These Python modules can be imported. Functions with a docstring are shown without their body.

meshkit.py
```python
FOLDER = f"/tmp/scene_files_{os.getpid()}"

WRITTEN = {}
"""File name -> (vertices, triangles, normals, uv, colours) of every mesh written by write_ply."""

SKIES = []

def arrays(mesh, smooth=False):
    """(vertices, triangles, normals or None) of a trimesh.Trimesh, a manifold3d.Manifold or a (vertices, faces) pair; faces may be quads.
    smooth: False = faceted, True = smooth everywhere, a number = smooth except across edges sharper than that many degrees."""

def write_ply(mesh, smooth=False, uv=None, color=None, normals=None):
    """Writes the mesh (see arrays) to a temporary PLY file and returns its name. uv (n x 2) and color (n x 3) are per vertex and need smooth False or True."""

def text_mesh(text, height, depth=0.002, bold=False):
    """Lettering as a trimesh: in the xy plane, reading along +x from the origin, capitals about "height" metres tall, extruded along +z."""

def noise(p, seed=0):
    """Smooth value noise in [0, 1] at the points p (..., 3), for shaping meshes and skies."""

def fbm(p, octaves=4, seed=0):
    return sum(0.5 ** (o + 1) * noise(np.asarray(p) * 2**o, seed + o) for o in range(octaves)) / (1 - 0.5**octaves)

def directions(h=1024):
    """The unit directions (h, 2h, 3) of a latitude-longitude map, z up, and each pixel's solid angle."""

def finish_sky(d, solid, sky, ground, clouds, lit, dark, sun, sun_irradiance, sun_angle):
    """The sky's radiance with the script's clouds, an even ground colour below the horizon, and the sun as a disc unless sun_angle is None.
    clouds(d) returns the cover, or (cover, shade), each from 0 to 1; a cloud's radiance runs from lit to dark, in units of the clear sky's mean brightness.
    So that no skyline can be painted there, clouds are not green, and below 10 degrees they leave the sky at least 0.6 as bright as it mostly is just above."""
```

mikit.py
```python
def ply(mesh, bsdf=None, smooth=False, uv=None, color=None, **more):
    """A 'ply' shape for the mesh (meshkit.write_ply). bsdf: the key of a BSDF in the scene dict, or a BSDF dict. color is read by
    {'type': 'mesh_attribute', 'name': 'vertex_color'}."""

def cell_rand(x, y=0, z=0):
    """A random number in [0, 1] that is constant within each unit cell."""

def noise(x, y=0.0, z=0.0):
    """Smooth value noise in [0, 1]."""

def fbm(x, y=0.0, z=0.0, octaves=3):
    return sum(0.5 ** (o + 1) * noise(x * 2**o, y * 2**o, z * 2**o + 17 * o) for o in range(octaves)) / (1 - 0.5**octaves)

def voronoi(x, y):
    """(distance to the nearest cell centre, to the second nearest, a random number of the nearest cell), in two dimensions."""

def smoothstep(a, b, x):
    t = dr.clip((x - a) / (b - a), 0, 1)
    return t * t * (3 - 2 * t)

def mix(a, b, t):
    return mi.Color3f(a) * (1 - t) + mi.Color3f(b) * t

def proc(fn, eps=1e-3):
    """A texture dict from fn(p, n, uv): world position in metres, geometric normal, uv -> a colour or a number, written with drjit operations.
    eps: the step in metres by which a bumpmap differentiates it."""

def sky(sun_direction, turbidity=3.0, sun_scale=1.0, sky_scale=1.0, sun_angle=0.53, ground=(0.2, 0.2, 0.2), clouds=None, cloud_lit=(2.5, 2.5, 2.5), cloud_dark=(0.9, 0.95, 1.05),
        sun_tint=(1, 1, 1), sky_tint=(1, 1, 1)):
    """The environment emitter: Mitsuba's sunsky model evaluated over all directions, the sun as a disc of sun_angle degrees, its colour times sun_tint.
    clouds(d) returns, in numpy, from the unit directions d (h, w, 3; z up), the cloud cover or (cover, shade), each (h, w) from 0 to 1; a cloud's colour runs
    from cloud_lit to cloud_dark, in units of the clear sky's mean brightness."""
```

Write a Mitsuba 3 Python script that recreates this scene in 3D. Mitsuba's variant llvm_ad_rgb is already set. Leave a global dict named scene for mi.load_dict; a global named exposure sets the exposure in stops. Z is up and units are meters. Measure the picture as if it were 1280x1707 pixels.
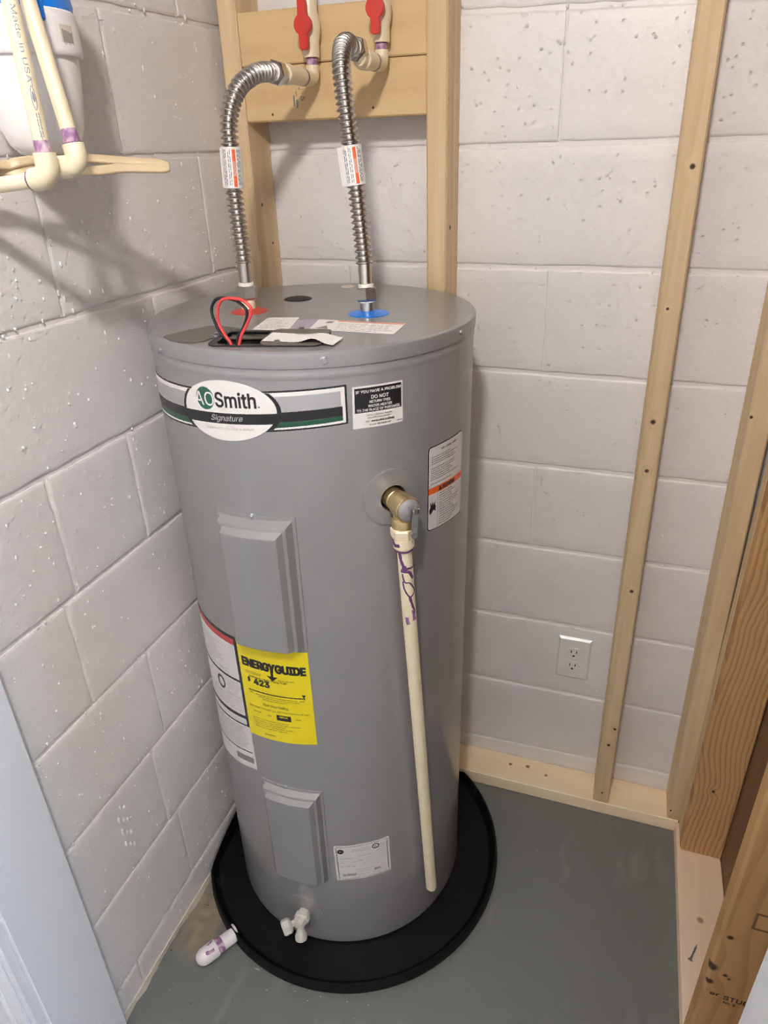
import math
import numpy as np
import trimesh
import manifold3d
import mitsuba as mi
import drjit as dr
import mikit
from mikit import ply, proc, noise, fbm, smoothstep, mix
import meshkit
from shapely.geometry import Polygon, Point, box as sbox
from shapely import affinity

# ------------------------------------------------------------------ camera, lights, exposure
T = mi.ScalarTransform4f
scene, labels = {}, {}
CAM = np.array([0.76576, -1.39356, 1.51001])
FWD = np.array([-0.29810, 0.83424, -0.46387])
UPV = np.array([-0.12775, 0.44672, 0.88550])
scene['camera'] = {'type': 'perspective', 'fov': 58.0903, 'fov_axis': 'x', 'near_clip': 0.02, 'far_clip': 50.0,
                   'to_world': T().look_at(origin=CAM.tolist(), target=(CAM + FWD).tolist(), up=UPV.tolist())}
exposure = -0.22
LAMP = np.array([0.68, -1.50, 2.165])          # bare bulb just outside the doorway
LAMP_R = 0.047
LAMP_RADIANCE = [735.0, 692.0, 650.0]
UNSEEN_WINDOW_RADIANCE = [8.0, 11.5, 18.0]            # cool light of the unseen window, placed to light the left jamb

# ------------------------------------------------------------------ helpers
cat = trimesh.util.concatenate


def key_for(name):
    if name not in scene and not any(k.startswith(name + '__') for k in scene) and name not in labels:
        return name
    n = 1
    while f'{name}_{n:03d}' in scene or any(k.startswith(f'{name}_{n:03d}__') for k in scene) or f'{name}_{n:03d}' in labels:
        n += 1
    return f'{name}_{n:03d}'


def thing(name, label, category, group=None, kind=None):
    k = key_for(name)
    labels[k] = {'label': label, 'category': category}
    if group:
        labels[k]['group'] = group
    if kind:
        labels[k]['kind'] = kind
    return k


def part(parent, name, mesh, mat, smooth=35, label=None, kind=None, **kw):
    k = key_for(parent + '__' + name)
    scene[k] = ply(mesh, mat, smooth=smooth, **kw)
    if label or kind:
        labels[k] = {}
        if label:
            labels[k]['label'] = label
        if kind:
            labels[k]['kind'] = kind
    return k


def single(name, mesh, mat, label, category, smooth=35, group=None, kind=None):
    k = thing(name, label, category, group, kind)
    scene[k] = ply(mesh, mat, smooth=smooth)
    return k


def cbox(x0, x1, y0, y1, z0, z1, b=0.002):
    """box with chamfered edges"""
    p = []
    for i in (0, 1):
        for j in (0, 1):
            for k in (0, 1):
                c = np.array([(x0, x1)[i], (y0, y1)[j], (z0, z1)[k]])
                s = np.array([1 - 2 * i, 1 - 2 * j, 1 - 2 * k]) * b
                for a in range(3):
                    q = c + s
                    q[a] = c[a]
                    p.append(q)
    return trimesh.convex.convex_hull(np.array(p))


def frame(d):
    d = np.asarray(d, float)
    d = d / np.linalg.norm(d)
    a = np.array([0, 0, 1.0]) if abs(d[2]) < 0.9 else np.array([1.0, 0, 0])
    u = np.cross(a, d)
    u /= np.linalg.norm(u)
    return u, np.cross(d, u), d


def lathe(profile, n=64, origin=(0, 0, 0), axis=(0, 0, 1), closed=False):
    """profile: list of (r, h) revolved round the axis through origin"""
    u, v, d = frame(axis)
    P = np.array(profile, float)
    th = np.linspace(0, 2 * np.pi, n, endpoint=False)
    ring = np.cos(th)[:, None] * u + np.sin(th)[:, None] * v
    V = (np.asarray(origin) + P[:, None, :1] * ring[None] + P[:, None, 1:] * d).reshape(-1, 3)
    F = []
    m = len(P)
    for i in range(m if closed else m - 1):
        j = (i + 1) % m
        for k in range(n):
            q = (k + 1) % n
            F.append((i * n + k, i * n + q, j * n + q))
            F.append((i * n + k, j * n + q, j * n + k))
    mesh = trimesh.Trimesh(V, np.array(F), process=False)
    mesh.merge_vertices()
    mesh.update_faces(mesh.nondegenerate_faces())
    return mesh


def cyl(p0, p1, r, n=24, b=None, r1=None):
    """solid cylinder from p0 to p1 with slightly rounded ends"""
    p0, p1 = np.asarray(p0, float), np.asarray(p1, float)
    L = np.linalg.norm(p1 - p0)
    r1 = r if r1 is None else r1
    b = min(r, L) * 0.12 if b is None else b
    return lathe([(0, 0), (r - b, 0), (r, b), (r1, L - b), (r1 - b, L), (0, L)], n, p0, p1 - p0)


def catmull(P, n=12):
    P = np.asarray(P, float)
    Q = np.vstack([2 * P[0] - P[1], P, 2 * P[-1] - P[-2]])
    out = []
    for i in range(1, len(Q) - 2):
        t = np.linspace(0, 1, n, endpoint=False)[:, None]
        a, b, c, d = Q[i - 1], Q[i], Q[i + 1], Q[i + 2]
        out.append(0.5 * (2 * b + (c - a) * t + (2 * a - 5 * b + 4 * c - d) * t ** 2 + (3 * b - a - 3 * c + d) * t ** 3))
    out.append(Q[-2][None])
    return np.vstack(out)


def resample(P, step):
    P = np.asarray(P, float)
    s = np.r_[0, np.cumsum(np.linalg.norm(np.diff(P, axis=0), axis=1))]
    t = np.linspace(0, s[-1], max(3, int(s[-1] / step) + 1))
    return np.stack([np.interp(t, s, P[:, k]) for k in range(3)], 1), t


def sweep(P, radius, n=20, shape=None, caps=True, up=None):
    """tube along P; radius a number or an array; shape: (n, 2) cross-section of unit size instead of a circle"""
    P = np.asarray(P, float)
    D = np.gradient(P, axis=0)
    D /= np.linalg.norm(D, axis=1, keepdims=True)
    u = frame(D[0])[0] if up is None else np.asarray(up, float)
    R = np.broadcast_to(radius, (len(P),))
    if shape is None:
        th = np.linspace(0, 2 * np.pi, n, endpoint=False)
        shape = np.stack([np.cos(th), np.sin(th)], 1)
    n = len(shape)
    V = []
    for i in range(len(P)):
        u = u - D[i] * (u @ D[i])
        u /= np.linalg.norm(u)
        w = np.cross(D[i], u)
        V.append(P[i] + R[i] * (shape[:, :1] * u + shape[:, 1:] * w))
    V = np.vstack(V)
    F = []
    for i in range(len(P) - 1):
        for k in range(n):
            q = (k + 1) % n
            F += [(i * n + k, i * n + q, (i + 1) * n + q), (i * n + k, (i + 1) * n + q, (i + 1) * n + k)]
    if caps:
        V = np.vstack([V, P[:1], P[-1:]])
        a, b = len(V) - 2, len(V) - 1
        m = (len(P) - 1) * n
        for k in range(n):
            q = (k + 1) % n
            F += [(a, q, k), (b, m + k, m + q)]
    return trimesh.Trimesh(V, np.array(F), process=False)


def hexnut(p0, p1, r, rin_round=True):
    """hexagonal nut with chamfered corners, r across the corners / 2"""
    p0, p1 = np.asarray(p0, float), np.asarray(p1, float)
    u, v, d = frame(p1 - p0)
    L = np.linalg.norm(p1 - p0)
    th = np.arange(6) * np.pi / 3 + 0.3
    pts = []
    for t, f in ((0, 0.9), (0.12, 1), (0.88, 1), (1, 0.9)):
        for a in th:
            pts.append(p0 + d * L * t + r * f * (np.cos(a) * u + np.sin(a) * v))
    return trimesh.convex.convex_hull(np.array(pts))


def dome(center, axis, r, h, n=20):
    prof = [(r, 0)] + [(r * math.cos(a), h * math.sin(a)) for a in np.linspace(0.25, np.pi / 2 - 0.01, 5)] + [(0, h)]
    return lathe([(0, -0.002), (r, -0.002)] + prof, n, center, axis)


def flat(poly, h=0.0006, maxe=None):
    """shapely polygon -> thin solid (z from 0 to h)"""
    polys = getattr(poly, 'geoms', [poly])
    m = cat([trimesh.creation.extrude_polygon(g, h, engine='earcut') for g in polys if g.area > 1e-10])
    if maxe:
        v, f = trimesh.remesh.subdivide_to_size(m.vertices, m.faces, maxe)
        m = trimesh.Trimesh(v, f, process=False)
        m.merge_vertices()
    return m


def mapped(mesh, fn):
    m = mesh.copy()
    return trimesh.Trimesh(fn(np.array(m.vertices)), m.faces, process=False)


def text(t, x0, y0, x1, cap, bold=False, depth=0.0006, width=True, squeeze=None):
    """lettering from (x0, y0) to x1 wide, capitals cap tall (label millimetre space, metres)"""
    m = meshkit.text_mesh(t, cap, depth, bold)
    lo, hi = m.bounds[0][0], m.bounds[1][0]
    V = np.array(m.vertices)
    if width:
        V[:, 0] = x0 + (V[:, 0] - lo) * (x1 - x0) / (hi - lo)
    else:
        V[:, 0] = (x0 + x1) / 2 + V[:, 0] - (lo + hi) / 2
    V[:, 1] += y0
    return trimesh.Trimesh(V, m.faces, process=False)


def heavy(m, d):
    """the same lettering with a thicker stroke"""
    return cat([mapped(m, lambda V, x=x, y=y: V + np.array([x, y, 0])) for x in (-d, d) for y in (-d * 0.7, d * 0.7)])


def dashes(rng, x0, x1, y, h, fill=0.9, word=0.006, depth=0.0004):
    """a line of print too small to read: word-long marks"""
    out, x = [], x0
    end = x0 + (x1 - x0) * fill
    while x < end - 0.001:
        w = min(word * rng.uniform(0.4, 1.5), end - x)
        out.append(flat(sbox(x, y, x + w, y + h), depth))
        x += w + word * 0.22
    return out


# ------------------------------------------------------------------ materials
def bsdf(key, color, rough=0.5, metal=0.0, spec=0.5, clear=0.0, bump=None, bump_scale=0.001, eps=1e-3, **kw):
    c = color if isinstance(color, dict) else {'type': 'rgb', 'value': list(color)}
    r = rough if isinstance(rough, dict) else float(rough)
    b = {'type': 'principled', 'base_color': c, 'roughness': r, 'metallic': metal, 'specular': spec, 'clearcoat': clear, **kw}
    if bump is not None:
        b = {'type': 'bumpmap', 'arbitrary': proc(bump, eps), 'scale': bump_scale, 'bsdf': b}
        b = {'type': 'bumpmap', 'nested_texture': b['arbitrary'], 'scale': bump_scale, 'bsdf': b['bsdf']}
    scene[key] = {'type': 'twosided', 'bsdf': b}
    return key


def wall_color(p, n, uv):
    t = fbm(p.x * 7, p.y * 7, p.z * 7, 3)
    g = noise(p.x * 330, p.y * 330, p.z * 330)
    return mix((0.690, 0.664, 0.655), (0.740, 0.716, 0.708), t) * (0.97 + 0.06 * g)


def wall_bump(p, n, uv):
    a = fbm(p.x * 260, p.y * 260, p.z * 260, 2)
    b = fbm(p.x * 60, p.y * 60, p.z * 45, 2)
    s = p.x - p.y
    f1, f2, w = mikit.voronoi(s * 52, p.z * 52)          # small drips and pin holes in the block paint
    g1, g2, v = mikit.voronoi(s * 34 + 7.3, p.z * 34)
    rough = dr.select(p.x < 0.012, 0.42, 0.80)            # the left wall has many more of them
    pits = smoothstep(0.13, 0.05, f1) * dr.select(w > rough, 1.0, 0.0)
    drips = smoothstep(0.10, 0.03, g1) * dr.select(v > rough + 0.05, 1.0, 0.0)
    return 0.30 * a + 0.45 * b + 2.6 * drips - 2.2 * pits


bsdf('wall_paint', proc(wall_color), 0.42, spec=0.4, bump=wall_bump, bump_scale=0.0008, eps=6e-4)


def floor_color(p, n, uv):
    t = fbm(p.x * 5, p.y * 5, 0.3, 3)
    c = mix((0.130, 0.141, 0.137), (0.150, 0.160, 0.153), t)
    scuff = smoothstep(0.62, 0.82, fbm(p.x * 34, p.y * 9, 4.0, 3)) * smoothstep(0.55, 0.8, noise(p.x * 5 + 2, p.y * 5))
    c = mix(c, (0.20, 0.20, 0.19), scuff * 0.5)
    fleck = smoothstep(0.955, 0.975, noise(p.x * 130, p.y * 130, 8.0)) * smoothstep(0.62, 0.7, noise(p.x * 14, p.y * 14, 2.0))
    c = mix(c, (0.42, 0.40, 0.36), fleck)
    # bare, rusty-brown concrete beside the pan and the left wall
    d = dr.sqrt(dr.square((p.x - 0.045) / 0.075) + dr.square((p.y + 0.60) / 0.13)) + 0.7 * (fbm(p.x * 30, p.y * 30, 1.0) - 0.5)
    st = smoothstep(1.05, 0.5, d)
    c = mix(c, mix((0.20, 0.165, 0.12), (0.34, 0.27, 0.17), noise(p.x * 70, p.y * 70)), st * 0.75)
    specks = smoothstep(0.962, 0.972, noise(p.x * 90 + 7, p.y * 90, 3.0)) * smoothstep(0.16, 0.04, p.x)
    return mix(c, (0.03, 0.025, 0.02), specks)


def floor_rough(p, n, uv):
    return 0.34 + 0.16 * fbm(p.x * 9, p.y * 9, 0.0)


bsdf('floor_paint', proc(floor_color), proc(floor_rough), spec=0.45, bump=lambda p, n, uv: fbm(p.x * 40, p.y * 40, 0.0, 3), bump_scale=0.0006, eps=2e-3)


def wood(axis, light, dark, knots=(), ring=55.0, streak=0.5, pitch=None, knotcol=(0.05, 0.03, 0.018)):
    """grain along the axis; knots: ((x, y, z), radius) where the board has them"""
    def f(p, n, uv):
        a, b, c = {'x': (p.x, p.y, p.z), 'y': (p.y, p.x, p.z), 'z': (p.z, p.x, p.y)}[axis]
        kn, warp = mi.Float(0), mi.Float(0)
        for q, r in knots:
            d2 = dr.square(p.x - q[0]) + dr.square(p.y - q[1]) + dr.square(p.z - q[2])
            kn = dr.maximum(kn, smoothstep(r * 1.25, r * 0.55, dr.sqrt(d2)))
            warp = warp + dr.exp(-d2 / (9 * r * r)) * 0.012
        if pitch is None:
            w = fbm(a * 2.2, (b + warp) * ring, (c + warp) * ring, 3)
            t = smoothstep(0.25, 0.75, w)
        else:
            q = b + warp + 0.026 * noise(a * 4.6, 0.7, 1.0) + 0.013 * noise(a * 9, b * 14, 5.0) + 0.006 * noise(a * 17, b * 9, 3.0) + 0.0015 * noise(a * 60, b * 60, 2.0)
            s = q / pitch
            s = s - dr.floor(s)
            t = smoothstep(0.35, 0.85, s) * smoothstep(1.0, 0.92, s)
        fine = noise(a * 14, b * 900, c * 900)
        blot = fbm(a * 6, b * 45, c * 45 + 3, 3)
        col = mix(light, dark, dr.clip(t * streak + 0.25 * (fine - 0.5) + 0.60 * (blot - 0.5), 0, 1))
        return mix(col, knotcol, kn)
    return proc(f)


LT, DK = (0.66, 0.50, 0.315), (0.50, 0.345, 0.185)
K2 = [((0.831, -0.089, 1.474), 0.0045), ((0.828, -0.089, 1.255), 0.0028), ((0.834, -0.089, 1.050), 0.0050), ((0.837, -0.089, 0.951), 0.0042),
      ((0.846, -0.089, 0.675), 0.0040), ((0.860, -0.089, 0.288), 0.0036), ((0.852, -0.089, 0.234), 0.0040), ((0.856, -0.089, 0.072), 0.0028),
      ((0.994, -0.089, 1.074), 0.0032), ((0.995, -0.089, 0.625), 0.0032), ((1.017, -0.089, 0.068), 0.003),
      ((0.436, -0.079, 1.702), 0.0028), ((0.436, -0.080, 1.669), 0.0026), ((0.436, -0.081, 1.624), 0.0026), ((0.436, -0.078, 1.583), 0.0026),
      ((0.436, -0.063, 1.380), 0.0050), ((0.054, -0.030, 1.346), 0.003), ((0.0536, -0.060, 1.42), 0.004)]
bsdf('wood_stud', wood('z', LT, DK, K2, streak=0.55), 0.6, spec=0.3)
bsdf('wood_board', wood('x', (0.61, 0.435, 0.23), (0.52, 0.35, 0.17), [((0.302, -0.089, 1.575), 0.0022), ((0.108, -0.089, 1.572), 0.0022)], ring=26, streak=0.5), 0.6, spec=0.3)
bsdf('wood_plate', wood('x', (0.91, 0.76, 0.53), (0.80, 0.62, 0.38), [((0.62, -0.035, 0.038), 0.005), ((0.665, -0.03, 0.038), 0.006), ((0.715, -0.045, 0.038), 0.004)], ring=30, streak=0.5, knotcol=(0.30, 0.16, 0.06)), 0.6, spec=0.3)
bsdf('wood_plate_side', wood('y', (0.86, 0.67, 0.50), (0.74, 0.53, 0.37), [((1.075, -0.335, 0.038), 0.007)], ring=22, streak=0.4, knotcol=(0.40, 0.24, 0.14)), 0.6, spec=0.3)
bsdf('wood_grainy', wood('z', (0.53, 0.315, 0.145), (0.33, 0.165, 0.065), [((1.075, -0.170, 0.245), 0.004), ((1.088, -0.170, 0.73), 0.004)], streak=0.7, pitch=0.0100), 0.6, spec=0.3)
bsdf('wood_near', wood('z', (0.45, 0.265, 0.118), (0.33, 0.175, 0.070), [((1.049, -0.592, 0.372), 0.0055), ((1.037, -0.588, 0.285), 0.010), ((1.040, -0.590, 0.245), 0.007),
                       ((1.060, -0.592, 0.272), 0.004), ((1.067, -0.592, 0.265), 0.003), ((1.058, -0.592, 0.10), 0.003)], streak=0.6, pitch=0.030), 0.6, spec=0.3)
bsdf('wood_backing', wood('z', (0.17, 0.10, 0.052), (0.125, 0.07, 0.036), streak=0.5, ring=30), 0.65, spec=0.25)

STAIN_BANDS = [  # purple primer on the cream pipe: (centre, half-height along z or y, axis)
]


def cpvc_color(p, n, uv):
    t = fbm(p.x * 40, p.y * 40, p.z * 40, 2)
    return mix((0.70, 0.60, 0.405), (0.77, 0.68, 0.50), t)


bsdf('cpvc', proc(cpvc_color), 0.32, spec=0.5)


def primer_color(p, n, uv):
    t = fbm(p.x * 130, p.y * 130, p.z * 90, 3)
    return mix((0.24, 0.11, 0.25), (0.60, 0.45, 0.50), smoothstep(0.35, 0.75, t))


bsdf('primer', proc(primer_color), 0.3)
bsdf('primer_dark', (0.12, 0.045, 0.13), 0.3)


def pvc_white_color(p, n, uv):
    t = fbm(p.x * 60, p.y * 60, p.z * 60, 2)
    return mix((0.74, 0.70, 0.72), (0.82, 0.78, 0.80), t)


bsdf('pvc_white', proc(pvc_white_color), 0.22, spec=0.5)


def heater_color(p, n, uv):
    t = fbm(p.x * 20, p.y * 20, p.z * 20, 3)
    return mix((0.540, 0.540, 0.548), (0.572, 0.571, 0.578), t)


scene['heater_enamel'] = {'type': 'twosided', 'bsdf': {'type': 'roughplastic', 'distribution': 'ggx', 'alpha': 0.05, 'int_ior': 1.9, 'nonlinear': True, 'diffuse_reflectance': proc(heater_color)}}
bsdf('plate_brown', (0.105, 0.096, 0.082), 0.4, spec=0.4)
bsdf('black_plastic', (0.010, 0.010, 0.011), 0.33, spec=0.45)
def pan_color(p, n, uv):
    d = smoothstep(0.60, 0.80, fbm(p.x * 28, p.y * 28, p.z * 28, 3)) * smoothstep(0.5, 0.75, noise(p.x * 7 + 4, p.y * 7))
    return mix((0.0025, 0.0025, 0.003), (0.016, 0.015, 0.013), d)


bsdf('pan_plastic', proc(pan_color), 0.5, spec=0.18, bump=lambda p, n, uv: fbm(p.x * 160, p.y * 160, p.z * 160, 2), bump_scale=0.0003)
bsdf('black_matte', (0.012, 0.012, 0.012), 0.6)
bsdf('dark_inside', (0.02, 0.02, 0.02), 0.8)
bsdf('steel', (0.60, 0.57, 0.535), 0.25, metal=1.0)
bsdf('steel_dull', (0.52, 0.50, 0.47), 0.38, metal=1.0)
bsdf('zinc', (0.55, 0.57, 0.60), 0.3, metal=1.0)
def brass_color(p, n, uv):
    t = fbm(p.x * 120, p.y * 120, p.z * 120, 3)
    return mix((0.62, 0.45, 0.21), (0.76, 0.60, 0.33), t)


bsdf('brass', proc(brass_color), 0.34, metal=0.9, bump=lambda p, n, uv: fbm(p.x * 500, p.y * 500, p.z * 500, 2), bump_scale=0.0003)
bsdf('cast_grey', (0.27, 0.26, 0.265), 0.6, metal=0.3)
bsdf('lever_grey', (0.14, 0.145, 0.14), 0.5)
bsdf('red_plastic', (0.52, 0.030, 0.018), 0.33)
bsdf('red_rubber', (0.46, 0.045, 0.03), 0.4)
bsdf('blue_plastic', (0.012, 0.17, 0.62), 0.3)
bsdf('cap_blue', (0.008, 0.18, 0.66), 0.25)
bsdf('wire_red', (0.62, 0.05, 0.05), 0.35)
bsdf('white_plastic', (0.74, 0.71, 0.68), 0.3)
bsdf('filter_white', (0.76, 0.735, 0.73), 0.28, spec=0.5)
bsdf('off_white_plastic', (0.55, 0.53, 0.48), 0.4)
bsdf('washer_white', (0.74, 0.71, 0.64), 0.4)
bsdf('jamb_paint', (0.72, 0.735, 0.76), 0.38, spec=0.4, bump=lambda p, n, uv: fbm(p.x * 60, p.y * 60, p.z * 20, 2), bump_scale=0.0002)
bsdf('outer_paint', (0.78, 0.765, 0.75), 0.7)  # pale, so the unseen outer room bounces more light into the closet
bsdf('ceiling_paint', (0.76, 0.75, 0.73), 0.8)
bsdf('sticker_white', (0.72, 0.69, 0.67), 0.35)
bsdf('sticker_grey', (0.60, 0.575, 0.57), 0.4)
bsdf('sticker_silver', (0.52, 0.515, 0.52), 0.33, metal=0.6)
bsdf('sticker_purple', (0.33, 0.30, 0.36), 0.4)
bsdf('sticker_yellow', (0.74, 0.60, 0.010), 0.4)
bsdf('sticker_orange', (0.72, 0.12, 0.03), 0.35)
bsdf('sticker_red', (0.42, 0.05, 0.05), 0.4)
bsdf('sticker_salmon', (0.60, 0.30, 0.22), 0.4)
bsdf('print_black', (0.010, 0.010, 0.012), 0.35)
bsdf('print_grey', (0.19, 0.185, 0.19), 0.45)
bsdf('print_faint', (0.42, 0.41, 0.41), 0.45)
bsdf('print_brownish', (0.22, 0.17, 0.02), 0.45)
bsdf('print_green', (0.010, 0.062, 0.034), 0.35)
bsdf('print_logo_green', (0.018, 0.095, 0.060), 0.35)
bsdf('ink_blue_grey', (0.22, 0.23, 0.28), 0.5)
bsdf('paper', (0.72, 0.70, 0.68), 0.5)
bsdf('cable_tan', (0.55, 0.43, 0.27), 0.4)
bsdf('bead_beige', (0.56, 0.51, 0.43), 0.6)

# ------------------------------------------------------------------ the room
XR = 1.129                                     # inner face of the sheathing behind the right-hand studs
single('floor', cbox(-0.75, 2.25, -2.75, 0.02, -0.1, 0.0, 0.001), 'floor_paint', 'grey painted concrete floor with pale scuffs', 'floor', kind='structure')
single('ceiling', cbox(-0.75, 2.25, -2.75, 0.02, 2.36, 2.45, 0.001), 'ceiling_paint', 'plain ceiling over the closet and the room outside', 'ceiling', kind='structure')


def lean(V):
    """the block coursing and studs of the back wall run slightly out of plumb"""
    V = np.array(V, float)
    V[:, 0] += np.maximum(V[:, 0] - 0.3, 0) * 0.036 * (1.2 - V[:, 2])
    return V


JB = [(-0.0278, 1.7246), (0.0006, 1.5113), (-0.0026, 1.3066), (-0.0075, 1.1061), (0.0038, 0.8961), (-0.0060, 0.7010), (-0.0039, 0.4970), (0.0026, 0.2866), (0.030, 0.0640)]
JL = [(0.0298, 1.7154), (-0.0010, 1.5115), (-0.0073, 1.3029), (-0.0015, 1.1024), (0.0040, 0.9030), (0.0, 0.6975), (-0.0023, 0.4911), (0.0050, 0.2928), (0.0196, 0.0988)]


def block(to_world, outline, rng, seed, wide=None):
    """one concrete block face: outline = s0, s1, z at the bottom-left, bottom-right, top-right, top-left corners; local (s, depth, z), depth > 0 goes into the wall"""
    s0, s1, zb0, zb1, zt1, zt0 = outline
    g = 0.0040
    L = s1 - s0
    nx = max(3, int(L / 0.028))
    nz = 8
    a = np.linspace(0, 1, nx + 1)
    b = np.linspace(0, 1, nz + 1)
    ein = 0.0042
    a = np.r_[0, ein / L, a[1:-1] * (1 - 2 * ein / L) + ein / L, 1 - ein / L, 1]
    H = zt0 - zb0
    b = np.r_[0, ein / H, b[1:-1] * (1 - 2 * ein / H) + ein / H, 1 - ein / H, 1]
    A, Bq = np.meshgrid(a, b)
    gv = (0.0010 if wide is None else wide) + 0.0012 * rng.random()
    S = (s0 + gv) + A * (L - 2 * gv)
    zb = zb0 + (zb1 - zb0) * A + g
    zt = zt0 + (zt1 - zt0) * A - g
    Z = zb + (zt - zb) * Bq
    P = np.stack([S * 14, Z * 14, np.full_like(S, seed * 3.7)], -1)
    D = (meshkit.fbm(P, 3, seed) - 0.5) * 0.0016 + rng.uniform(-0.0006, 0.0006)
    edge = (np.arange(len(b))[:, None] % (len(b) - 1) == 0) | (np.arange(len(a))[None] % (len(a) - 1) == 0)
    W = (meshkit.noise(np.stack([S * 55, Z * 55, np.full_like(S, seed)], -1), 3) - 0.5)
    vedge = np.broadcast_to(np.arange(len(a))[None] % (len(a) - 1) == 0, S.shape)
    D = D + np.where(vedge, 0.0012, edge * 0.0028)
    top = np.zeros_like(S, bool); top[-1] = True
    bot = np.zeros_like(S, bool); bot[0] = True
    Z = Z + (top | bot) * W * 0.0030
    lft = np.zeros_like(S, bool); lft[:, 0] = True; lft[:, -1] = True
    S = S + lft * W * 0.0030
    D = np.maximum(D, -0.003)
    V = np.stack([S, D, Z], -1)
    m, n = len(b), len(a)
    front = V.reshape(-1, 3)
    F = []
    for i in range(m - 1):
        for j in range(n - 1):
            p, q, r, t = i * n + j, i * n + j + 1, (i + 1) * n + j + 1, (i + 1) * n + j
            F += [(p, q, r), (p, r, t)]
    per = [j for j in range(n)] + [i * n + n - 1 for i in range(1, m)] + [(m - 1) * n + j for j in range(n - 2, -1, -1)] + [i * n for i in range(m - 2, 0, -1)]
    back = front[per].copy()
    back[:, 1] = 0.016
    off = len(front)
    for k in range(len(per)):
        q = (k + 1) % len(per)
        F += [(per[k], off + k, off + q), (per[k], off + q, per[q])]
    return trimesh.Trimesh(to_world(np.vstack([front, back])), np.array(F), process=False)


def build_wall(name, label, to_world, joints, verts, smin, smax, ztop, mort):
    w = thing(name, label, 'wall', kind='structure')
    rng = np.random.default_rng(len(name))
    part(w, 'mortar', mort, 'wall_paint', False)
    lines = [(0, ztop)] + joints + [(0, -0.02)]
    seed = 0
    for c in range(len(lines) - 1):
        (kt, zt), (kb, zb) = lines[c], lines[c + 1]
        cuts = [smin] + sorted(v for v in verts[c] if smin < v < smax) + [smax]
        for s0, s1 in zip(cuts[:-1], cuts[1:]):
            seed += 1
            m = block(to_world, (s0, s1, zb + kb * s0, zb + kb * s1, zt + kt * s1, zt + kt * s0), rng, seed, 0.0020 if name == 'wall_left' else None)
            part(w, 'block', m, 'wall_paint', 40)
    return w


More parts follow.
